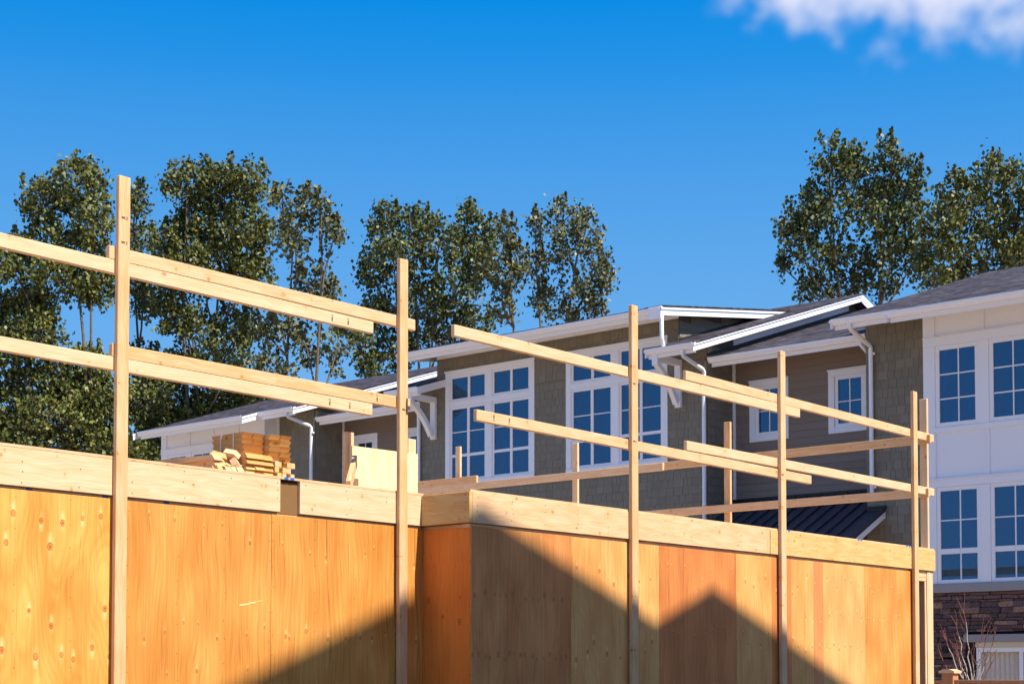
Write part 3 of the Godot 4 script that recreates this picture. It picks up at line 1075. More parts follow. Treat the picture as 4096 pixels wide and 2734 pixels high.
func downspout(o: Node3D, pts: Array) -> void:
	var m := MB.new()
	var rad := []
	for p in pts: rad.append(0.046)
	m.tube(pts, rad, 8)
	part(o, m, M.white, "downspout")

func bracket(o: Node3D, s0: float, s1: float) -> void:
	boxpart(o, V3(s0, 7.295, 0.0), V3(s1, 8.32, 0.085), M.white, "bracket", 0.004)
	boxpart(o, V3(s0 + 0.003, 8.19, 0.086), V3(s1 - 0.003, 8.322, 0.92), M.white, "bracket", 0.004)
	boxpart(o, V3(s0 + 0.006, 8.085, 0.80), V3(s1 - 0.006, 8.189, 0.915), M.white, "bracket", 0.004)
	var a := []
	var b := []
	for k in 9:
		var t := k / 8.0
		var c := V2(0.84, 8.19).lerp(V2(0.09, 7.42), t)
		var bow := sin(t * PI) * 0.075
		var nrm := V2(-0.716, 0.698)
		a.append(c + nrm * (bow + 0.0))
		b.append(c + nrm * (bow - 0.11))
	b.reverse()
	var m := MB.new()
	m.prism(a + b, 0, s0 + 0.02, s1 - 0.02)
	part(o, m, M.white, "bracket")

func shell(o: Node3D, s0: float, s1: float, mt: Material, ye: float) -> void:
	# gable walls and back wall that close the house
	var yr := ye + 6.05 * 0.32
	for s in [[s0, s0 + 0.15], [s1 - 0.15, s1]]:
		var m := MB.new()
		m.prism([V2(-0.151, 0), V2(-0.151, ye), V2(-6.2, yr), V2(-12.25, ye), V2(-12.25, 0)], 0, s[0], s[1])
		part(o, m, mt, "wall")
	boxpart(o, V3(s0 + 0.151, 0, -12.25), V3(s1 - 0.151, ye - 0.02, -12.1), mt, "wall", 0.0)

func middle_house() -> void:
	var o := thing("townhouse", "olive shingled townhouse with two tall white window groups under a shed dormer", "house", FH, V3(1.9, 0, -5), "attached townhouses behind the framed building")
	var c2 := 3.752
	var holes := big_holes(0.0) + big_holes(c2)
	wall_sheet(o, -2.30, 6.147, 0.0, 8.30, 0.0, holes, M.olive_wall)
	wall_sheet(o, -1.72, 5.43, 8.302, 9.33, 0.0, holes, M.olive_wall)
	wall_sheet(o, 5.431, 6.147, 8.302, 8.60, 0.0, [], M.olive_wall)
	wall_sheet(o, -2.30, -1.721, 8.302, 8.60, 0.0, [], M.olive_wall)
	shell(o, -2.30, 6.147, M.olive_wall, 8.63)
	# dormer cheeks
	for s in [[-1.72, -1.60], [5.31, 5.43]]:
		var m := MB.new()
		m.prism([V2(-0.152, 8.32), V2(-0.152, 9.36), V2(-4.2, 9.96), V2(-4.2, 9.6)], 0, s[0], s[1])
		part(o, m, M.olive_wall, "dormer_cheek")
	big_window(o, 0.0)
	big_window(o, c2)
	var cut := [[-1.43, 1.392, 6.14, 8.86], [c2 - 1.43, c2 + 1.392, 6.14, 8.86]]
	var list := []
	shingles_on(list, -2.30, 6.10, 4.35, 8.30, 0.0, cut)
	shingles_on(list, -1.72, 5.43, 8.30, 9.25, 0.0, cut)
	shingles_on(list, 5.432, 6.14, 8.30, 8.58, 0.0, cut)
	shingles_on(list, -2.30, -1.723, 8.30, 8.58, 0.0, cut)
	shingles_on(list, 0.01, 1.0, 4.35, 8.3, 6.147, [], true)
	shingles_on(list, 0.01, 1.0, 8.3, 8.56, 6.147, [], true)
	# cheek of the dormer, in view above the roof
	var y := 8.66
	while y < 9.6:
		shingles_on(list, maxf(0.01, (y + 0.19 - 9.313) / 0.15), minf(4.1, (y + 0.18 - 8.74) / 0.32 + 0.1), y, y + 0.1775, 5.43, [], true)
		y += 0.1775
	lay_shingles(o, list, M.olive)
	boxpart(o, V3(6.105, 4.3, 0.004), V3(6.15, 8.22, 0.03), M.olive[2], "corner_board", 0.003, 1)
	# dormer roof
	roof_slab(o, -2.03, 5.74, 1.02, -4.5, 9.30, 0.15, 0.045, 0.045)
	gutter(o, -2.02, 5.70, 1.12, 9.255)
	trim(o, -1.72, 5.43, 9.238, 9.312, 0.002, 0.03, "frieze")
	rake(o, 5.742, 1.10, -4.4, 9.30, 0.15, 1.0)
	rake(o, -2.032, 1.10, -4.4, 9.30, 0.15, -1.0)
	boxpart(o, V3(5.42, 9.02, 0.99), V3(5.74, 9.27, 1.11), M.white, "fascia_end", 0.003)
	boxpart(o, V3(5.1, 9.31, 0.72), V3(5.55, 9.365, 0.82), M.flashing, "vent", 0.003)
	# main roof either side of the dormer and behind it
	roof_slab(o, -2.62, -1.43, 0.9, -6.2, 8.46, 0.32, 0.03, 0.0)
	roof_slab(o, 5.25, 6.48, 0.9, -6.2, 8.46, 0.32, 0.0, 0.045)
	roof_slab(o, -1.429, 5.249, -3.2, -6.2, 8.46 + 4.1 * 0.32, 0.32)
	var m := MB.new()
	m.gr = -2
	m.sc = Vector2(4, 4)
	m.prism([V2(-6.2, 10.722), V2(-6.2, 10.60), V2(-13.2, 8.36), V2(-13.2, 8.48)], 0, -2.62, 6.48)
	part(o, m, M.roof, "roof")
	gutter(o, 5.24, 6.46, 1.02, 8.425)
	gutter(o, -2.55, -1.45, 1.02, 8.425)
	rake(o, 6.482, 1.0, -6.2, 8.46, 0.32, 1.0)
	rake(o, -1.428, 1.0, -0.01, 8.46, 0.32, 1.0)
	rake(o, 5.248, 1.0, -0.01, 8.46, 0.32, -1.0)
	m = MB.new()
	m.prism([V2(-6.2, 10.50), V2(-6.2, 10.70), V2(-13.2, 8.47), V2(-13.2, 8.25)], 0, 6.46, 6.484)
	part(o, m, M.white, "rake_board")
	# white frieze under the gable overhang, black step flashing where the lower roof meets the wall
	m = MB.new()
	m.prism([V2(-1.02, 8.70), V2(-1.02, 8.90), V2(-6.1, 10.52), V2(-6.1, 10.335)], 0, 6.148, 6.17)
	part(o, m, M.white, "frieze")
	m = MB.new()
	m.prism([V2(-0.02, 8.33), V2(-0.02, 8.385), V2(-6.1, 10.33), V2(-6.1, 10.28)], 0, 6.148, 6.18)
	part(o, m, M.flashing, "flashing")
	m = MB.new()
	m.prism([V2(0.0, 8.70), V2(0.0, 8.80), V2(-4.2, 10.14), V2(-4.2, 10.04)], 0, 5.431, 5.46)
	part(o, m, M.flashing, "flashing")
	boxpart(o, V3(6.149, 7.5, -1.0), V3(6.172, 8.28, -0.98), M.white, "trim_board")
	bracket(o, 5.361, 5.515)
	bracket(o, -1.888, -1.727)
	downspout(o, [V3(6.155, 8.33, 0.95), V3(6.155, 8.24, 0.94), V3(6.15, 8.19, 0.88), V3(6.13, 8.02, 0.14), V3(6.125, 7.97, 0.08), V3(6.115, 7.85, 0.075), V3(6.115, 4.75, 0.075)])
	downspout(o, [V3(5.718, 9.08, 1.05), V3(5.725, 8.62, 1.05), V3(5.72, 8.56, 1.04), V3(5.70, 8.46, 0.96)])
	downspout(o, [V3(-2.6, 8.17, -0.02), V3(-2.5, 8.13, 0.03), V3(-2.33, 8.06, 0.09), V3(-2.275, 7.98, 0.085), V3(-2.27, 7.8, 0.08), V3(-2.27, 4.8, 0.08)])
	for q in [[6.16, 5.05], [-2.21, 7.95], [6.16, 7.6]]:
		boxpart(o, V3(q[0], q[1], 0.05), V3(q[0] + 0.06, q[1] + 0.05, 0.10), M.white, "downspout_strap", 0.01)
	# sill of a lower window seen over the deck edge
	trim(o, 2.6, 4.92, 4.83, 4.92, 0.0, 0.06)

func recess(o: Node3D, s0: float, s1: float, wins: Array) -> void:
	var holes := []
	var cut := []
	for w in wins:
		holes.append([w + 0.14, w + 0.825, 6.66, 7.725])
		cut.append([w + 0.02, w + 0.945, 6.56, 7.84])
		small_window(o, w, -1.0)
	wall_sheet(o, s0 + 0.002, s1 - 0.002, 0.0, 8.5, -1.0, holes, M.taupe_wall)
	lap_siding(o, s0 + 0.08, s1 - 0.002, 4.6, 8.5, -1.0, cut)
	trim(o, s0 + 0.002, s0 + 0.079, 4.6, 8.45, -0.999, -0.965)
	roof_slab(o, s0 + 0.01, s1 - 0.01, -0.1, -6.0, 8.315, 0.32)
	gutter(o, s0 + 0.012, s1 - 0.012, 0.02, 8.29)
	boxpart(o, V3(s0 + 0.01, 0.0, -12.2), V3(s1 - 0.01, 8.3, -12.0), M.taupe_wall, "wall", 0.0)
	var m := MB.new()
	m.gr = -2
	m.sc = Vector2(4, 4)
	m.prism([V2(-6.0, 10.2), V2(-6.0, 10.1), V2(-12.6, 8.2), V2(-12.6, 8.3)], 0, s0 + 0.01, s1 - 0.01)
	part(o, m, M.roof, "roof")

func bay_window(o: Node3D, s: float, y0: float, y1: float, d: float, low: bool) -> void:
	if low: window(o, s, s + 0.87, y0, y1, d, 0.075, [[s + 0.465, 0.026]], [[3.862, 0.10], [4.44, 0.022]], 0.0)
	else: window(o, s, s + 0.87, y0, y1, d, 0.082, [[s + 0.457, 0.024]], [[6.717, 0.024], [7.178, 0.024]], 0.10)

func bay(o: Node3D, s0: float, s1: float, starts: Array, full: bool) -> void:
	# white panelled bay standing 0.5 m forward
	var d := 0.5
	var holes := []
	for s in starts:
		holes.append([s, s + 0.87, 6.19, 7.72])
		if full: holes.append([s, s + 0.87, 3.26, 5.065])
	wall_sheet(o, s0, s1, 3.10, 8.42, d, holes, M.white)
	# cover boards
	var t0 := d + 0.001
	trim(o, s0 - 0.012, s0 + 0.225, 7.905, 8.42, t0, d + 0.026)
	trim(o, s0 - 0.016, s1, 7.885, 7.904, t0, d + 0.05)
	trim(o, s0 - 0.012, s1, 7.722, 7.884, t0, d + 0.03)
	trim(o, s0 - 0.012, starts[0] - 0.001, 5.232, 7.721, t0, d + 0.026)
	trim(o, s0 - 0.012, starts[0] - 0.001, 3.262, 5.062, t0, d + 0.026)
	trim(o, s0 - 0.016, s1, 5.205, 5.231, t0, d + 0.05)
	trim(o, s0 - 0.012, s1, 5.066, 5.204, t0, d + 0.03)
	for i in starts.size():
		var s: float = starts[i]
		var e: float = starts[i + 1] if i + 1 < starts.size() else s1
		trim(o, s + 0.871, e - 0.001, 6.186, 7.721, t0, d + 0.026)
		trim(o, s + 0.871, e - 0.001, 3.262, 5.062, t0, d + 0.026)
		trim(o, s + 0.93, s + 0.98, 7.905, 8.42, t0, d + 0.022, "batten")
		trim(o, e - 0.055, e - 0.002, 5.232, 6.085, t0, d + 0.022, "batten")
		bay_window(o, s, 6.19, 7.72, d, false)
		if full: bay_window(o, s, 3.26, 5.065, d, true)
	trim(o, starts[0], s1, 6.086, 6.185, t0, d + 0.03)
	boxpart(o, V3(s0 - 0.03, 3.095, d - 0.02), V3(s1, 3.258, d + 0.055), M.band, "sill_band", 0.006)

func end_house(left: bool) -> void:
	var o: Node3D
	var g := "attached townhouses behind the framed building"
	if left: o = thing("townhouse", "townhouse with a white panelled bay partly hidden by the lumber stacks", "house", FH, V3(-7.6, 0, -5), g)
	else: o = thing("townhouse", "townhouse with a white two-storey bay over a dark stone base", "house", FH, V3(12.5, 0, -5), g)
	var a := -12.1 if left else 9.89      # body
	var b := -6.12 if left else 16.04
	var oa := -7.54 if left else 9.89     # shingled strip
	var ob := -6.12 if left else 11.375
	wall_sheet(o, oa, ob, 0.0, 8.6, 0.0, [], M.olive_wall)
	if left: wall_sheet(o, a, oa - 0.001, 0.0, 8.4, -0.2, [], M.olive_wall)
	else: wall_sheet(o, ob + 0.001, b, 0.0, 8.4, -0.2, [], M.olive_wall)
	shell(o, a, b, M.olive_wall, 8.63)
	var list := []
	shingles_on(list, oa, ob - (0.04 if left else 0.0), 0.4 if not left else 6.5, 8.5, 0.0, [])
	if left: shingles_on(list, 0.01, 1.0, 6.5, 8.45, ob, [], true)
	lay_shingles(o, list, M.olive)
	# bay: front, its returns and soffit
	if left:
		bay(o, -11.95, -7.54, [-11.65, -10.60, -9.55, -8.5], false)
		boxpart(o, V3(-7.69, 3.1, -0.2), V3(-7.541, 8.5, 0.349), M.white, "bay_return", 0.0)
		boxpart(o, V3(-11.95, 3.1, -0.2), V3(-11.8, 8.5, 0.349), M.white, "bay_return", 0.0)
		trim(o, -7.539, -7.50, 6.5, 8.45, 0.004, 0.06, "corner_board")
		boxpart(o, V3(-6.165, 6.4, 0.004), V3(-6.117, 8.3, 0.03), M.olive[2], "corner_board", 0.003, 1)
	else:
		bay(o, 11.375, 16.04, [11.6, 12.66, 13.72, 14.78], true)
		boxpart(o, V3(11.375, 3.1, -0.2), V3(11.525, 8.42, 0.349), M.white, "bay_return", 0.0)
		boxpart(o, V3(15.89, 3.1, -0.2), V3(16.04, 8.42, 0.349), M.white, "bay_return", 0.0)
	# roofs
	if left:
		roof_slab(o, -7.268, -5.86, 0.9, -6.2, 8.46, 0.32, 0.0, 0.045)
		roof_slab(o, -11.95, -7.269, 1.4, -6.2, 8.30, 0.32, 0.045, 0.0)
		gutter(o, -7.27, -5.90, 1.02, 8.425)
		gutter(o, -11.75, -7.29, 1.52, 8.285)
		rake(o, -5.858, 1.0, -6.2, 8.46, 0.32, 1.0)
		rake(o, -7.266, 1.5, 0.95, 8.30, 0.32, 1.0)
		rake(o, -11.952, 1.5, -6.2, 8.30, 0.32, -1.0)
		downspout(o, [V3(-6.187, 8.33, 0.95), V3(-6.187, 8.26, 0.94), V3(-6.185, 8.21, 0.88), V3(-6.18, 8.06, 0.14), V3(-6.18, 8.01, 0.08), V3(-6.18, 7.85, 0.075), V3(-6.18, 5.5, 0.075)])
		boxpart(o, V3(-6.13, 7.85, 0.05), V3(-6.08, 7.9, 0.10), M.white, "downspout_strap", 0.01)
		var m := MB.new()
		m.gr = -2
		m.sc = Vector2(4, 4)
		m.prism([V2(-6.2, 10.722), V2(-6.2, 10.60), V2(-13.2, 8.36), V2(-13.2, 8.48)], 0, -11.95, -5.86)
		part(o, m, M.roof, "roof")
		recess(o, -6.12, -2.302, [-5.75, -3.83])
	else:
		roof_slab(o, 9.67, 11.098, 0.9, -6.2, 8.46, 0.32, 0.045, 0.0)
		roof_slab(o, 11.099, 16.3, 1.4, -6.2, 8.30, 0.32, 0.0, 0.045)
		gutter(o, 9.68, 11.10, 1.02, 8.425)
		gutter(o, 11.115, 16.28, 1.52, 8.285)
		rake(o, 9.668, 1.0, -6.2, 8.46, 0.32, -1.0)
		rake(o, 11.10, 1.5, 0.95, 8.30, 0.32, -1.0)
		rake(o, 16.302, 1.5, -6.2, 8.30, 0.32, 1.0)
		downspout(o, [V3(10.045, 8.34, 0.95), V3(10.045, 8.26, 0.94), V3(10.045, 8.2, 0.87), V3(10.035, 8.02, 0.14), V3(10.035, 7.96, 0.08), V3(10.035, 7.8, 0.075), V3(10.035, 5.08, 0.075), V3(10.03, 5.0, 0.12)])
		downspout(o, [V3(9.73, 8.2, -0.06), V3(9.74, 8.1, -0.09), V3(9.87, 7.9, -0.2), V3(9.885, 7.8, -0.5)])
		for q in [7.83, 5.2]:
			boxpart(o, V3(10.085, q, 0.05), V3(10.13, q + 0.05, 0.10), M.white, "downspout_strap", 0.01)
		var m := MB.new()
		m.gr = -2
		m.sc = Vector2(4, 4)
		m.prism([V2(-6.2, 10.722), V2(-6.2, 10.60), V2(-13.2, 8.36), V2(-13.2, 8.48)], 0, 9.67, 16.3)
		part(o, m, M.roof, "roof")
		recess(o, 6.149, 9.888, [6.58, 8.495])
		stone_base(o)
		metal_roof(o)

func stone_base(o: Node3D) -> void:
	var d := 0.44
	wall_sheet(o, 11.375, 16.04, 0.0, 3.094, d, [[12.33, 14.4, 0.6, 2.075]], M.mortar)
	boxpart(o, V3(11.375, 0.0, -0.19), V3(11.40, 3.09, 0.289), M.mortar, "wall", 0.0)
	# head trim and wide window with vertical blinds
	boxpart(o, V3(12.108, 2.172, d - 0.02), V3(14.62, 2.312, d + 0.09), M.band, "window_head", 0.006)
	boxpart(o, V3(12.325, 2.078, d - 0.02), V3(14.45, 2.171, d + 0.06), mat(Color(0.62, 0.55, 0.40), 0.6), "window_head", 0.004)
	window(o, 12.33, 13.43, 0.6, 2.075, d + 0.02, 0.085, [[13.18, 0.07]], [], 0.0, M.clear_glass)
	window(o, 13.432, 14.4, 0.6, 2.075, d + 0.02, 0.085, [], [], 0.0, M.clear_glass)
	for i in 21:
		var m := MB.new()
		m.box(V3(-0.042, 0.62, -0.001), V3(0.042, 2.06, 0.001))
		var p := part(o, m, M.blind, "blind_slat")
		p.position = V3(12.43 + i * 0.092, 0, d - 0.075) - base_of(o)
		p.rotation.y = 0.5
	# vent with its plate
	boxpart(o, V3(11.655, 1.90, d), V3(11.86, 2.165, d + 0.075), M.stone[1], "vent_plate", 0.006)
	var m := MB.new()
	m.tube([V3(11.752, 2.035, d + 0.07), V3(11.752, 2.035, d + 0.13)], [0.065, 0.065], 18)
	part(o, m, M.black, "vent")
	# ledge stones
	var y := 0.92
	var n := 0
	var rest := MB.new()
	while y < 3.085:
		var h := rng.randf_range(0.042, 0.115)
		if y + h > 3.06: h = 3.09 - y
		var iv := [[11.38, 16.0]]
		if y < 2.30: iv = minus(iv, 12.12, 14.61)
		if y < 2.17 and y + h > 1.895: iv = minus(iv, 11.65, 11.865)
		for v in iv:
			var s: float = v[0]
			while s < v[1] - 0.03:
				var w := minf(rng.randf_range(0.11, 0.42) * (1.0 if h > 0.06 else 1.25), v[1] - s)
				if v[1] - s - w < 0.07: w = v[1] - s
				var parts := 1
				if h > 0.09 and w < 0.2 and rng.randf() < 0.5: parts = 2
				for k in parts:
					if n < 290:
						var p := MeshInstance3D.new()
						p.name = "stone"
						p.mesh = stone_meshes[rng.randi() % 8]
						p.material_override = M.stone[[0, 0, 1, 1, 2, 3, 3, 4, 0, 1][rng.randi() % 10]]
						o.add_child(p, true)
						p.position = V3(s + 0.006, y + k * h / parts + 0.004, d - 0.01) - base_of(o)
						p.scale = V3(w - 0.008, h / parts - 0.005, rng.randf_range(0.04, 0.10))
						p.rotation.z = rng.randf_range(-0.02, 0.02)
						n += 1
					else:
						rest.box(V3(s + 0.006, y + 0.004, d - 0.01), V3(s + w - 0.006, y + h - 0.004, d + rng.randf_range(0.03, 0.085)), 0.008, 0.004, rng)
				s += w
		y += h
	if rest.v.size() > 0:
		part(o, rest, M.stone[0], "small_stones").set_meta("kind", "stuff")

func metal_roof(o: Node3D) -> void:
	# standing-seam porch roof, slope 1 in 2
	var f := func(dd: float) -> float: return 5.29 - 0.5 * (dd + 1.0)
	var slab := func(s0: float, s1: float, d0: float, d1: float, nm: String) -> void:
		var m := MB.new()
		m.prism([V2(d0, f.call(d0)), V2(d1, f.call(d1)), V2(d1, f.call(d1) - 0.03), V2(d0, f.call(d0) - 0.03)], 0, s0, s1)
		part(o, m, M.metal_roof, nm)
	var rib := func(s: float, d0: float, d1: float) -> void:
		var m := MB.new()
		m.prism([V2(d0, f.call(d0) + 0.001), V2(d1, f.call(d1) + 0.001), V2(d1, f.call(d1) + 0.045), V2(d0, f.call(d0) + 0.045)], 0, s - 0.014, s + 0.014)
		part(o, m, M.metal_roof, "roof_seam")
	var s := 6.2
	var k := 0
	while s < 9.8:
		var e := minf(s + 0.305, 9.86)
		slab.call(s, e - 0.001, -0.98, 1.5, "roof_panel")
		if k > 0: rib.call(s, -0.95, 1.5)
		s = e + (0.001 if e >= 9.86 else 0.0)
		k += 1
	slab.call(9.861, 10.30, 0.03, 1.5, "roof_panel")
	rib.call(9.87, 0.03, 1.5)
	rib.call(10.285, 0.03, 1.5)
	boxpart(o, V3(6.17, 5.27, -0.984), V3(9.86, 5.335, -0.93), M.flashing, "flashing", 0.004)
	boxpart(o, V3(9.90, 4.80, 0.02), V3(10.32, 4.86, 0.06), M.flashing, "flashing", 0.004)
	var m := MB.new()
	m.prism([V2(0.03, 4.62), V2(0.03, 4.738), V2(1.48, 4.013), V2(1.48, 3.895)], 0, 10.27, 10.298)
	part(o, m, M.white, "rake_board")
	boxpart(o, V3(6.2, 3.86, 1.44), V3(10.27, 4.0, 1.47), M.white, "fascia")

# ---------------------------------------------------------------- other things
func neighbour() -> void:
	# house across the lane, to the right of the camera; its gables shade the framed building
	var o := thing("neighbour_house", "twin-gabled house across the lane, out of view, shading the plywood wall", "house", FF, V3(2.5, 0, 14))
	var z0 := 9.8
	var z1 := 18.0
	var roof := [V2(-4.2, 12.55), V2(1.13, 14.60), V2(3.407, 13.785), V2(4.287, 14.12), V2(9.6, 12.22)]
	var under := []
	for p in roof: under.append(p - V2(0, 0.2))
	under.reverse()
	var m := MB.new()
	m.prism(roof + under, 2, z0, z1)
	part(o, m, M.roof, "roof")
	m = MB.new()
	m.prism([V2(-3.8, 0), V2(9.2, 0), V2(9.2, 12.15), V2(4.287, 13.9), V2(3.407, 13.56), V2(1.13, 14.38), V2(-3.8, 12.48)], 2, z0 + 0.35, z1 - 0.3)
	part(o, m, mat(Color(0.66, 0.56, 0.42), 0.8), "wall")
	for q in [[-1.5, 2.2], [2.8, 2.2], [6.0, 2.2], [-1.5, 5.2], [2.8, 5.2], [6.0, 5.2], [-1.5, 8.4], [2.8, 8.4], [6.0, 8.4]]:
		boxpart(o, V3(q[0], q[1], z0 + 0.31), V3(q[0] + 1.2, q[1] + 1.5, z0 + 0.349), M.white, "window")

func fence() -> void:
	var d := 5.0
	var o := thing("cedar_fence", "low cedar fence with a capped post before the stone base", "fence", FH, V3(15, 0, d))
	boxpart(o, V3(13.90, 0, d - 0.045), V3(14.09, 1.60, d + 0.145), M.cedar, "post", 0.004, 1)
	var m := MB.new()
	m.gr = 0
	m.prism([V2(13.865, 1.602), V2(14.125, 1.602), V2(14.125, 1.635), V2(14.04, 1.665), V2(13.95, 1.665), V2(13.865, 1.635)], 2, d - 0.08, d + 0.18)
	part(o, m, M.lumber[1], "post_cap")
	boxpart(o, V3(11.8, 1.455, d - 0.03), V3(13.898, 1.495, d + 0.11), M.cedar, "rail", 0.004)
	boxpart(o, V3(14.092, 1.455, d - 0.03), V3(17.8, 1.50, d + 0.11), M.cedar, "rail", 0.004)
	var s := 11.8
	while s < 17.7:
		if not (s > 13.75 and s < 14.1):
			boxpart(o, V3(s, 0.05, d + 0.03), V3(s + 0.138, 1.452, d + 0.05), M.cedar, "picket", 0.003, 1)
		s += 0.143

func sapling() -> void:
	var o := thing("bare_sapling", "leafless multi-stemmed sapling with pale bark before the stone base", "tree", FH, V3(12.95, 0, 2.0))
	var r := RandomNumberGenerator.new()
	r.seed = 21
	var stems := MB.new()
	var tw := MB.new()
	stems.tube([V3(12.95, 0, 2.0), V3(12.95, 0.8, 2.0), V3(12.945, 1.45, 2.0)], [0.032, 0.027, 0.022], 7)
	var tips := [[12.80, 3.02, 0.0], [12.45, 2.45, 0.15], [12.60, 2.72, -0.1], [13.25, 2.25, 0.1], [13.10, 2.60, -0.15], [13.42, 1.95, 0.2], [12.55, 2.1, -0.2], [13.30, 2.3, -0.2], [12.35, 2.02, 0.05], [13.05, 2.2, 0.2], [12.72, 2.3, 0.2]]
	for t in tips:
		var a := V3(12.95, r.randf_range(1.05, 1.5), 2.0)
		var e := V3(t[0], t[1], 2.0 + t[2])
		var c := a.lerp(e, 0.45) + V3((t[0] - 12.95) * 0.22, -0.08, 0)
		var pts := []
		var rad := []
		for k in 11:
			var q := k / 10.0
			pts.append(a.lerp(c, q).lerp(c.lerp(e, q), q) + V3(r.randf_range(-0.02, 0.02), 0, r.randf_range(-0.02, 0.02)))
			rad.append(lerpf(0.014, 0.003, q))
		stems.tube(pts.slice(0, 8), rad.slice(0, 8), 5)
		tw.tube(pts.slice(7), rad.slice(7), 5)
		for k in 4:
			var q := r.randf_range(0.35, 0.95)
			var p: Vector3 = a.lerp(c, q).lerp(c.lerp(e, q), q)
			var dir := V3(signf(t[0] - 12.95 + r.randf_range(-0.3, 0.3)) * r.randf_range(0.05, 0.16), r.randf_range(0.12, 0.35), r.randf_range(-0.1, 0.1))
			tw.tube([p, p + dir * 0.5, p + dir], [0.006, 0.0045, 0.0025], 4)
			for b in 4:
				var bp := p + dir * (0.25 + b * 0.22)
				tw.box(bp - V3(0.006, 0.010, 0.006), bp + V3(0.006, 0.012, 0.006))
	part(o, stems, M.twig, "trunk")
	part(o, tw, M.bud, "twigs")

func poplar(label: String, x: float, z: float, cl: Array, dens: float, tint: Color, sd: int, stems: int) -> void:
	var o := thing("poplar_tree", label, "tree", Transform3D.IDENTITY, V3(x, 0, z), "poplars behind the townhouses")
	var r := RandomNumberGenerator.new()
	r.seed = sd
	var top := 0.0
	for c in cl: top = maxf(top, c[1])
	var wood := MB.new()
	var axes := []
	for s in stems:
		# each stem aims at one of the upper clumps
		var goal: Array = cl[mini(s * 2, cl.size() - 1)] if stems > 1 else cl[0]
		var b := V3((s - (stems - 1) * 0.5) * 0.35, 0, r.randf_range(-0.3, 0.3))
		var e := V3(goal[0], goal[1] + goal[3] * 0.5, r.randf_range(-0.6, 0.6))
		var pts := []
		var rad := []
		for k in 11:
			var q := k / 10.0
			var p := b.lerp(e, q)
			p.x = lerpf(b.x, e.x, pow(q, 1.7)) + sin(q * 5.0 + s * 2.0 + sd) * 0.22 + sin(q * 13.0 + sd) * 0.06
			pts.append(p)
			rad.append(lerpf(0.15, 0.02, pow(q, 0.85)))
		wood.tube(pts, rad, 7)
		axes.append(pts)
	var vs := PackedVector3Array()
	var ns := PackedVector3Array()
	var cs := PackedColorArray()
	for c in cl:
		var ctr := V3(c[0], c[1], r.randf_range(-0.8, 0.8))
		# limb from the nearest stem
		var best: Array = axes[0]
		var bd := 1e9
		for a in axes:
			for p in a:
				var dd: float = absf(p.x - ctr.x) + absf(p.y - ctr.y + 1.6)
				if dd < bd:
					bd = dd
					best = a
		var st: Vector3 = best[0]
		bd = 1e9
		for p in best:
			var dd: float = absf(p.y - (ctr.y - 1.2 - absf(p.x - ctr.x) * 0.8))
			if dd < bd:
				bd = dd
				st = p
		var mid := st.lerp(ctr, 0.5) + V3(r.randf_range(-0.15, 0.15), -0.15, 0)
		wood.tube([st, mid, ctr, ctr + V3(r.randf_range(-0.3, 0.3), c[3] * 0.7, r.randf_range(-0.3, 0.3))], [0.055, 0.042, 0.026, 0.008], 5, false)
		var rz: float = (c[2] + c[3]) * 0.55
		var nsub := int(dens * (c[2] * c[3]) * 56.0) + 5
		for k in nsub + 3:
			var u := V3(r.randf_range(-1, 1), r.randf_range(-1, 1), r.randf_range(-1, 1))
			while u.length() > 1.0: u = V3(r.randf_range(-1, 1), r.randf_range(-1, 1), r.randf_range(-1, 1))
			u = u.normalized() * pow(u.length(), 0.7)
			var sp := ctr + V3(u.x * c[2], u.y * c[3], u.z * rz)
			var shoot := k >= nsub
			if shoot:
				# upright shoot standing out of the clump
				sp = ctr + V3(r.randf_range(-0.75, 0.75) * c[2], c[3] * 0.45, r.randf_range(-0.5, 0.5) * rz)
			if r.randf() < 0.22:
				wood.tube([ctr.lerp(sp, 0.15) - V3(0, 0.1, 0), ctr.lerp(sp, 0.6), sp + V3(0, 0.1, 0)], [0.018, 0.013, 0.006], 4, false)
			var nl := r.randi_range(11, 19) + (14 if shoot else 0)
			var tone := r.randf_range(0.7, 1.25)
			for l in nl:
				var p := sp + V3(r.randfn(0.0, 0.15), r.randfn(0.0, 0.17), r.randfn(0.0, 0.15))
				if shoot:
					var up_ := r.randf()
					p = sp + V3(r.randfn(0.0, 0.13 * (1.1 - up_)), up_ * 0.7, r.randfn(0.0, 0.13 * (1.1 - up_)))
				var a := V3(r.randfn(), r.randfn() - 0.9, r.randfn()).normalized()
				var bb := a.cross(V3(r.randfn(), r.randfn(), r.randfn())).normalized()
				var sz := r.randf_range(0.065, 0.115)
				var nn := a.cross(bb)
				var t := tone * r.randf_range(0.55, 1.5)
				var col := Color(tint.r * t, tint.g * t, tint.b * t)
				if r.randf() < 0.05: col = Color(0.17 * t, 0.13 * t, 0.03)
				var p0 := p - a * sz
				var p1 := p + bb * sz * 0.75 + nn * sz * 0.12
				var p2 := p + a * sz
				var p3 := p - bb * sz * 0.75 + nn * sz * 0.12
				for q in [p0, p1, p2, p0, p2, p3]:
					vs.push_back(q)
					ns.push_back(nn)
					cs.push_back(col)
	var tp := part(o, wood, M.bark, "trunk")
	tp.position = Vector3.ZERO
	var arr := []
	arr.resize(Mesh.ARRAY_MAX)
	arr[Mesh.ARRAY_VERTEX] = vs
	arr[Mesh.ARRAY_NORMAL] = ns
	arr[Mesh.ARRAY_COLOR] = cs
	var am := ArrayMesh.new()
	am.add_surface_from_arrays(Mesh.PRIMITIVE_TRIANGLES, arr)
	var cr := part(o, am, M.leaf, "crown")
	cr.position = Vector3.ZERO

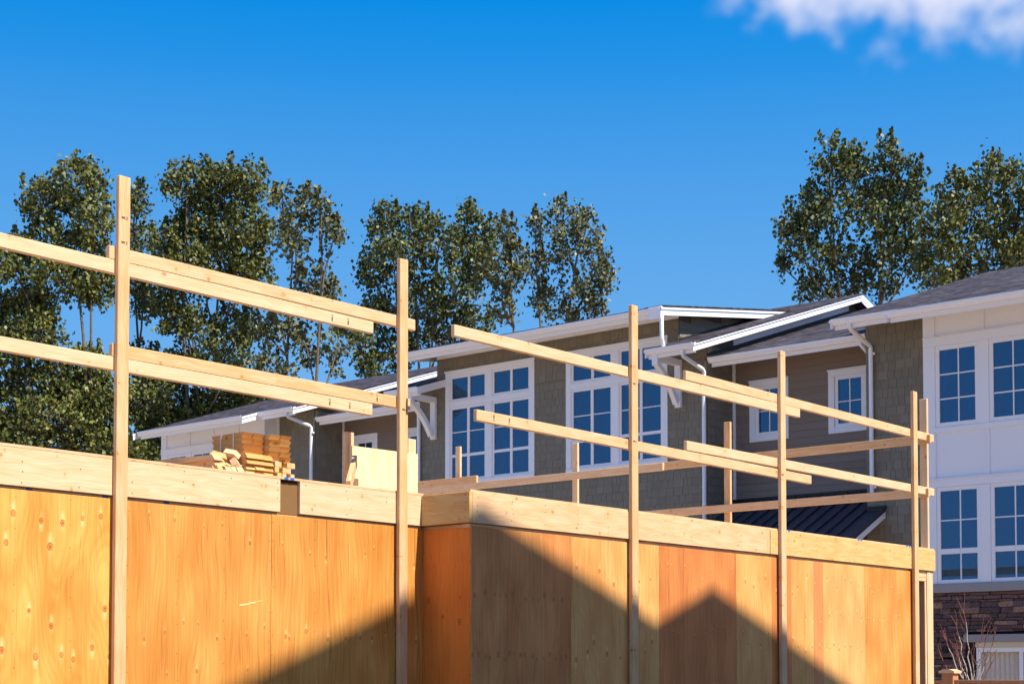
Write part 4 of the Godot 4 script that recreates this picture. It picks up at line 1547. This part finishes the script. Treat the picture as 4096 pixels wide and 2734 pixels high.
func trees() -> void:
	var g1 := Color(0.105, 0.118, 0.030)
	var g2 := Color(0.088, 0.105, 0.030)
	var g3 := Color(0.100, 0.108, 0.045)
	poplar("broad poplar behind the tallest guardrail post of the set-back wall", -16.1, -62, [[-0.8,20.5,1.17,1.01],[-2.1,19.8,0.92,0.84],[0.0,18.9,0.75,1.17],[-1.6,18.2,1.51,0.84],[-3.0,18.2,0.67,0.5],[-3.1,17.2,0.75,0.5],[-3.1,15.5,1.01,0.75],[-1.2,16.7,1.51,0.84],[-0.1,16.9,0.75,1.01],[-2.1,14.6,1.17,0.84],[-3.4,13.8,0.92,0.84],[-0.5,13.6,1.01,0.67],[-2.2,12.8,1.51,0.84],[-3.4,11.8,1.01,1.01],[0.2,11.6,1.01,1.01],[-1.3,11.4,1.84,0.84],[-4.8,15.8,1.17,1.17],[-5.1,13.1,1.34,1.51],[-2.5,10.2,2.2,1.0],[0.6,10.2,1.3,0.9],[-0.5,12.4,1.6,0.9],[-4.2,10.6,1.6,1.2],[-2.8,16.2,0.9,0.7]], 1.45, g1, 301, 3)
	poplar("narrow poplar squeezed between two broad ones", -15.31, -67, [[-0.3,21.2,0.51,0.82],[-0.4,19.6,0.76,1.09],[-0.5,18.1,0.72,0.91],[-0.0,17.0,0.63,0.72],[-0.1,14.2,0.91,1.09],[0.2,12.0,1.2,1.1]], 1.1, g2, 302, 1)
	poplar("tallest dense poplar behind the lumber stacks", -12.2, -64, [[-0.8,21.1,1.0,0.95],[1.5,21.2,0.87,1.04],[0.4,21.3,0.87,0.73],[0.0,19.7,1.73,0.95],[-1.3,18.8,0.95,1.12],[1.6,19.1,1.04,1.12],[-0.1,17.7,1.64,0.95],[1.7,17.4,1.04,0.95],[-1.6,16.5,0.69,0.78],[-0.6,15.4,1.21,0.69],[1.2,15.6,1.04,0.87],[-1.3,13.7,1.38,0.87],[0.8,13.7,1.38,0.78],[-2.3,12.3,1.38,1.04],[-0.6,11.9,1.38,0.87],[2.0,12.8,1.04,0.69],[-1.8,11.0,1.56,0.69],[-2.2,9.8,1.8,0.9],[0.6,12.2,1.6,0.8],[-0.2,10.6,1.8,0.9],[1.8,11.4,1.2,0.8]], 1.45, g1, 303, 3)
	poplar("thin airy poplar with twiggy top next to the tallest one", -7.87, -60, [[-0.7,18.9,0.49,0.78],[0.1,19.1,0.41,0.65],[0.7,18.7,0.52,0.78],[-0.2,17.7,0.89,0.73],[1.2,17.7,0.39,0.73],[0.1,16.4,0.89,0.73],[-0.6,15.0,0.81,0.81],[0.8,15.7,0.52,0.57],[0.1,13.9,0.81,0.73],[1.3,13.9,0.36,0.97],[-0.9,12.9,0.81,0.65],[-1.4,14.4,0.49,0.65]], 0.62, g3, 304, 2)
	poplar("wide-crowned poplar behind the second guardrail post", -3.83, -66, [[-1.5,20.1,0.75,1.04],[-2.0,18.2,0.68,0.86],[-0.2,20.2,0.8,0.86],[-0.6,18.6,1.34,0.98],[0.9,19.3,0.98,0.98],[2.0,20.4,0.57,0.86],[2.1,18.9,0.98,0.89],[-1.8,16.4,0.8,0.8],[-0.2,16.8,1.52,1.16],[1.4,17.1,1.25,0.98],[2.6,18.4,0.71,0.8],[3.0,19.8,0.46,0.68],[-2.4,14.9,0.62,0.89],[-1.1,14.9,1.07,0.71],[0.7,15.5,1.43,0.71],[2.3,16.0,0.89,0.62],[-1.8,13.9,0.62,0.45]], 0.95, g2, 305, 3)
	poplar("slim pale-stemmed poplar with little foliage", -0.24, -61, [[0.1,18.3,0.3,0.63],[-0.2,17.0,0.46,0.66],[-0.1,15.6,0.46,0.46],[0.5,17.3,0.23,0.63],[0.2,16.3,0.33,0.49]], 0.7, g3, 306, 1)
	poplar("sparse poplar rising above the shed dormer roof", 1.3, -68, [[-0.1,20.6,0.46,0.74],[0.9,21.1,0.66,0.83],[1.8,20.2,0.7,0.88],[-0.3,18.9,0.55,0.83],[1.0,19.3,1.01,0.92],[2.4,19.2,0.66,0.83],[2.7,18.1,0.44,0.59],[1.8,17.8,0.96,0.66],[0.2,17.4,0.81,0.77],[1.0,16.7,0.92,0.46],[2.3,17.0,0.44,0.33]], 0.62, g3, 307, 2)
	poplar("spreading poplar standing alone over the gable peak", 14.04, -64, [[-1.2,22.3,0.87,0.62],[-0.3,22.1,0.8,0.66],[1.1,22.2,0.73,0.73],[1.9,21.1,0.45,0.73],[-0.3,21.1,1.47,0.78],[1.1,20.7,0.95,0.78],[-1.9,20.6,0.73,0.59],[-2.6,19.7,0.76,0.66],[-1.3,19.8,0.95,0.66],[0.4,19.5,1.12,0.78],[-2.8,18.9,0.66,0.59],[-1.9,18.2,0.9,0.59],[-0.3,18.2,0.95,0.78],[1.1,18.4,0.95,0.78],[-2.1,17.0,0.52,0.42],[-0.9,17.1,0.9,0.55],[0.7,17.2,0.8,0.62],[1.8,19.5,0.59,0.87],[-3.1,17.9,0.31,0.24],[2.0,18.1,0.52,0.69]], 0.9, g2, 308, 2)
	poplar("broad olive-green poplar above the roof over the white bay", 17.95, -60, [[0.2,20.5,0.73,0.73],[-1.1,19.9,0.75,0.58],[1.1,20.0,0.78,0.94],[-0.5,19.0,1.38,0.78],[-1.8,18.4,0.84,0.73],[1.1,18.4,0.97,0.97],[-0.3,17.5,1.38,0.78],[-2.0,17.2,0.84,0.73],[1.1,17.0,0.97,0.65],[-2.3,16.3,0.68,0.41],[-0.7,16.4,0.97,0.45],[2.2,19.2,0.97,1.3],[2.1,17.0,1.14,0.97]], 0.95, g1, 309, 3)

func _ready() -> void:
	rng.seed = 2024
	FH = Transform3D(Basis(V3(UX, 0, UZ), Vector3.UP, V3(-UZ, 0, UX)), V3(-0.52, 0, -38))
	FF = Transform3D(Basis(V3(UZ, 0, -UX), Vector3.UP, V3(UX, 0, UZ)), V3(-0.307, 0, -12.1))
	var t0 := Time.get_ticks_msec()
	setup_view()
	print("sky ", Time.get_ticks_msec() - t0)
	make_materials()
	unit_meshes()
	print("materials ", Time.get_ticks_msec() - t0)
	var g := PlaneMesh.new()
	g.size = Vector2(700, 700)
	structure(g, M.ground, "ground")
	framed_building()
	guardrails()
	guard_panel()
	lumber()
	print("frame ", Time.get_ticks_msec() - t0)
	middle_house()
	end_house(true)
	end_house(false)
	print("houses ", Time.get_ticks_msec() - t0)
	neighbour()
	fence()
	sapling()
	trees()
	print("trees ", Time.get_ticks_msec() - t0)
	for n in get_children():
		if n.has_meta("base"): n.remove_meta("base")
		for c in n.get_children():
			if c.has_meta("base"): c.remove_meta("base")
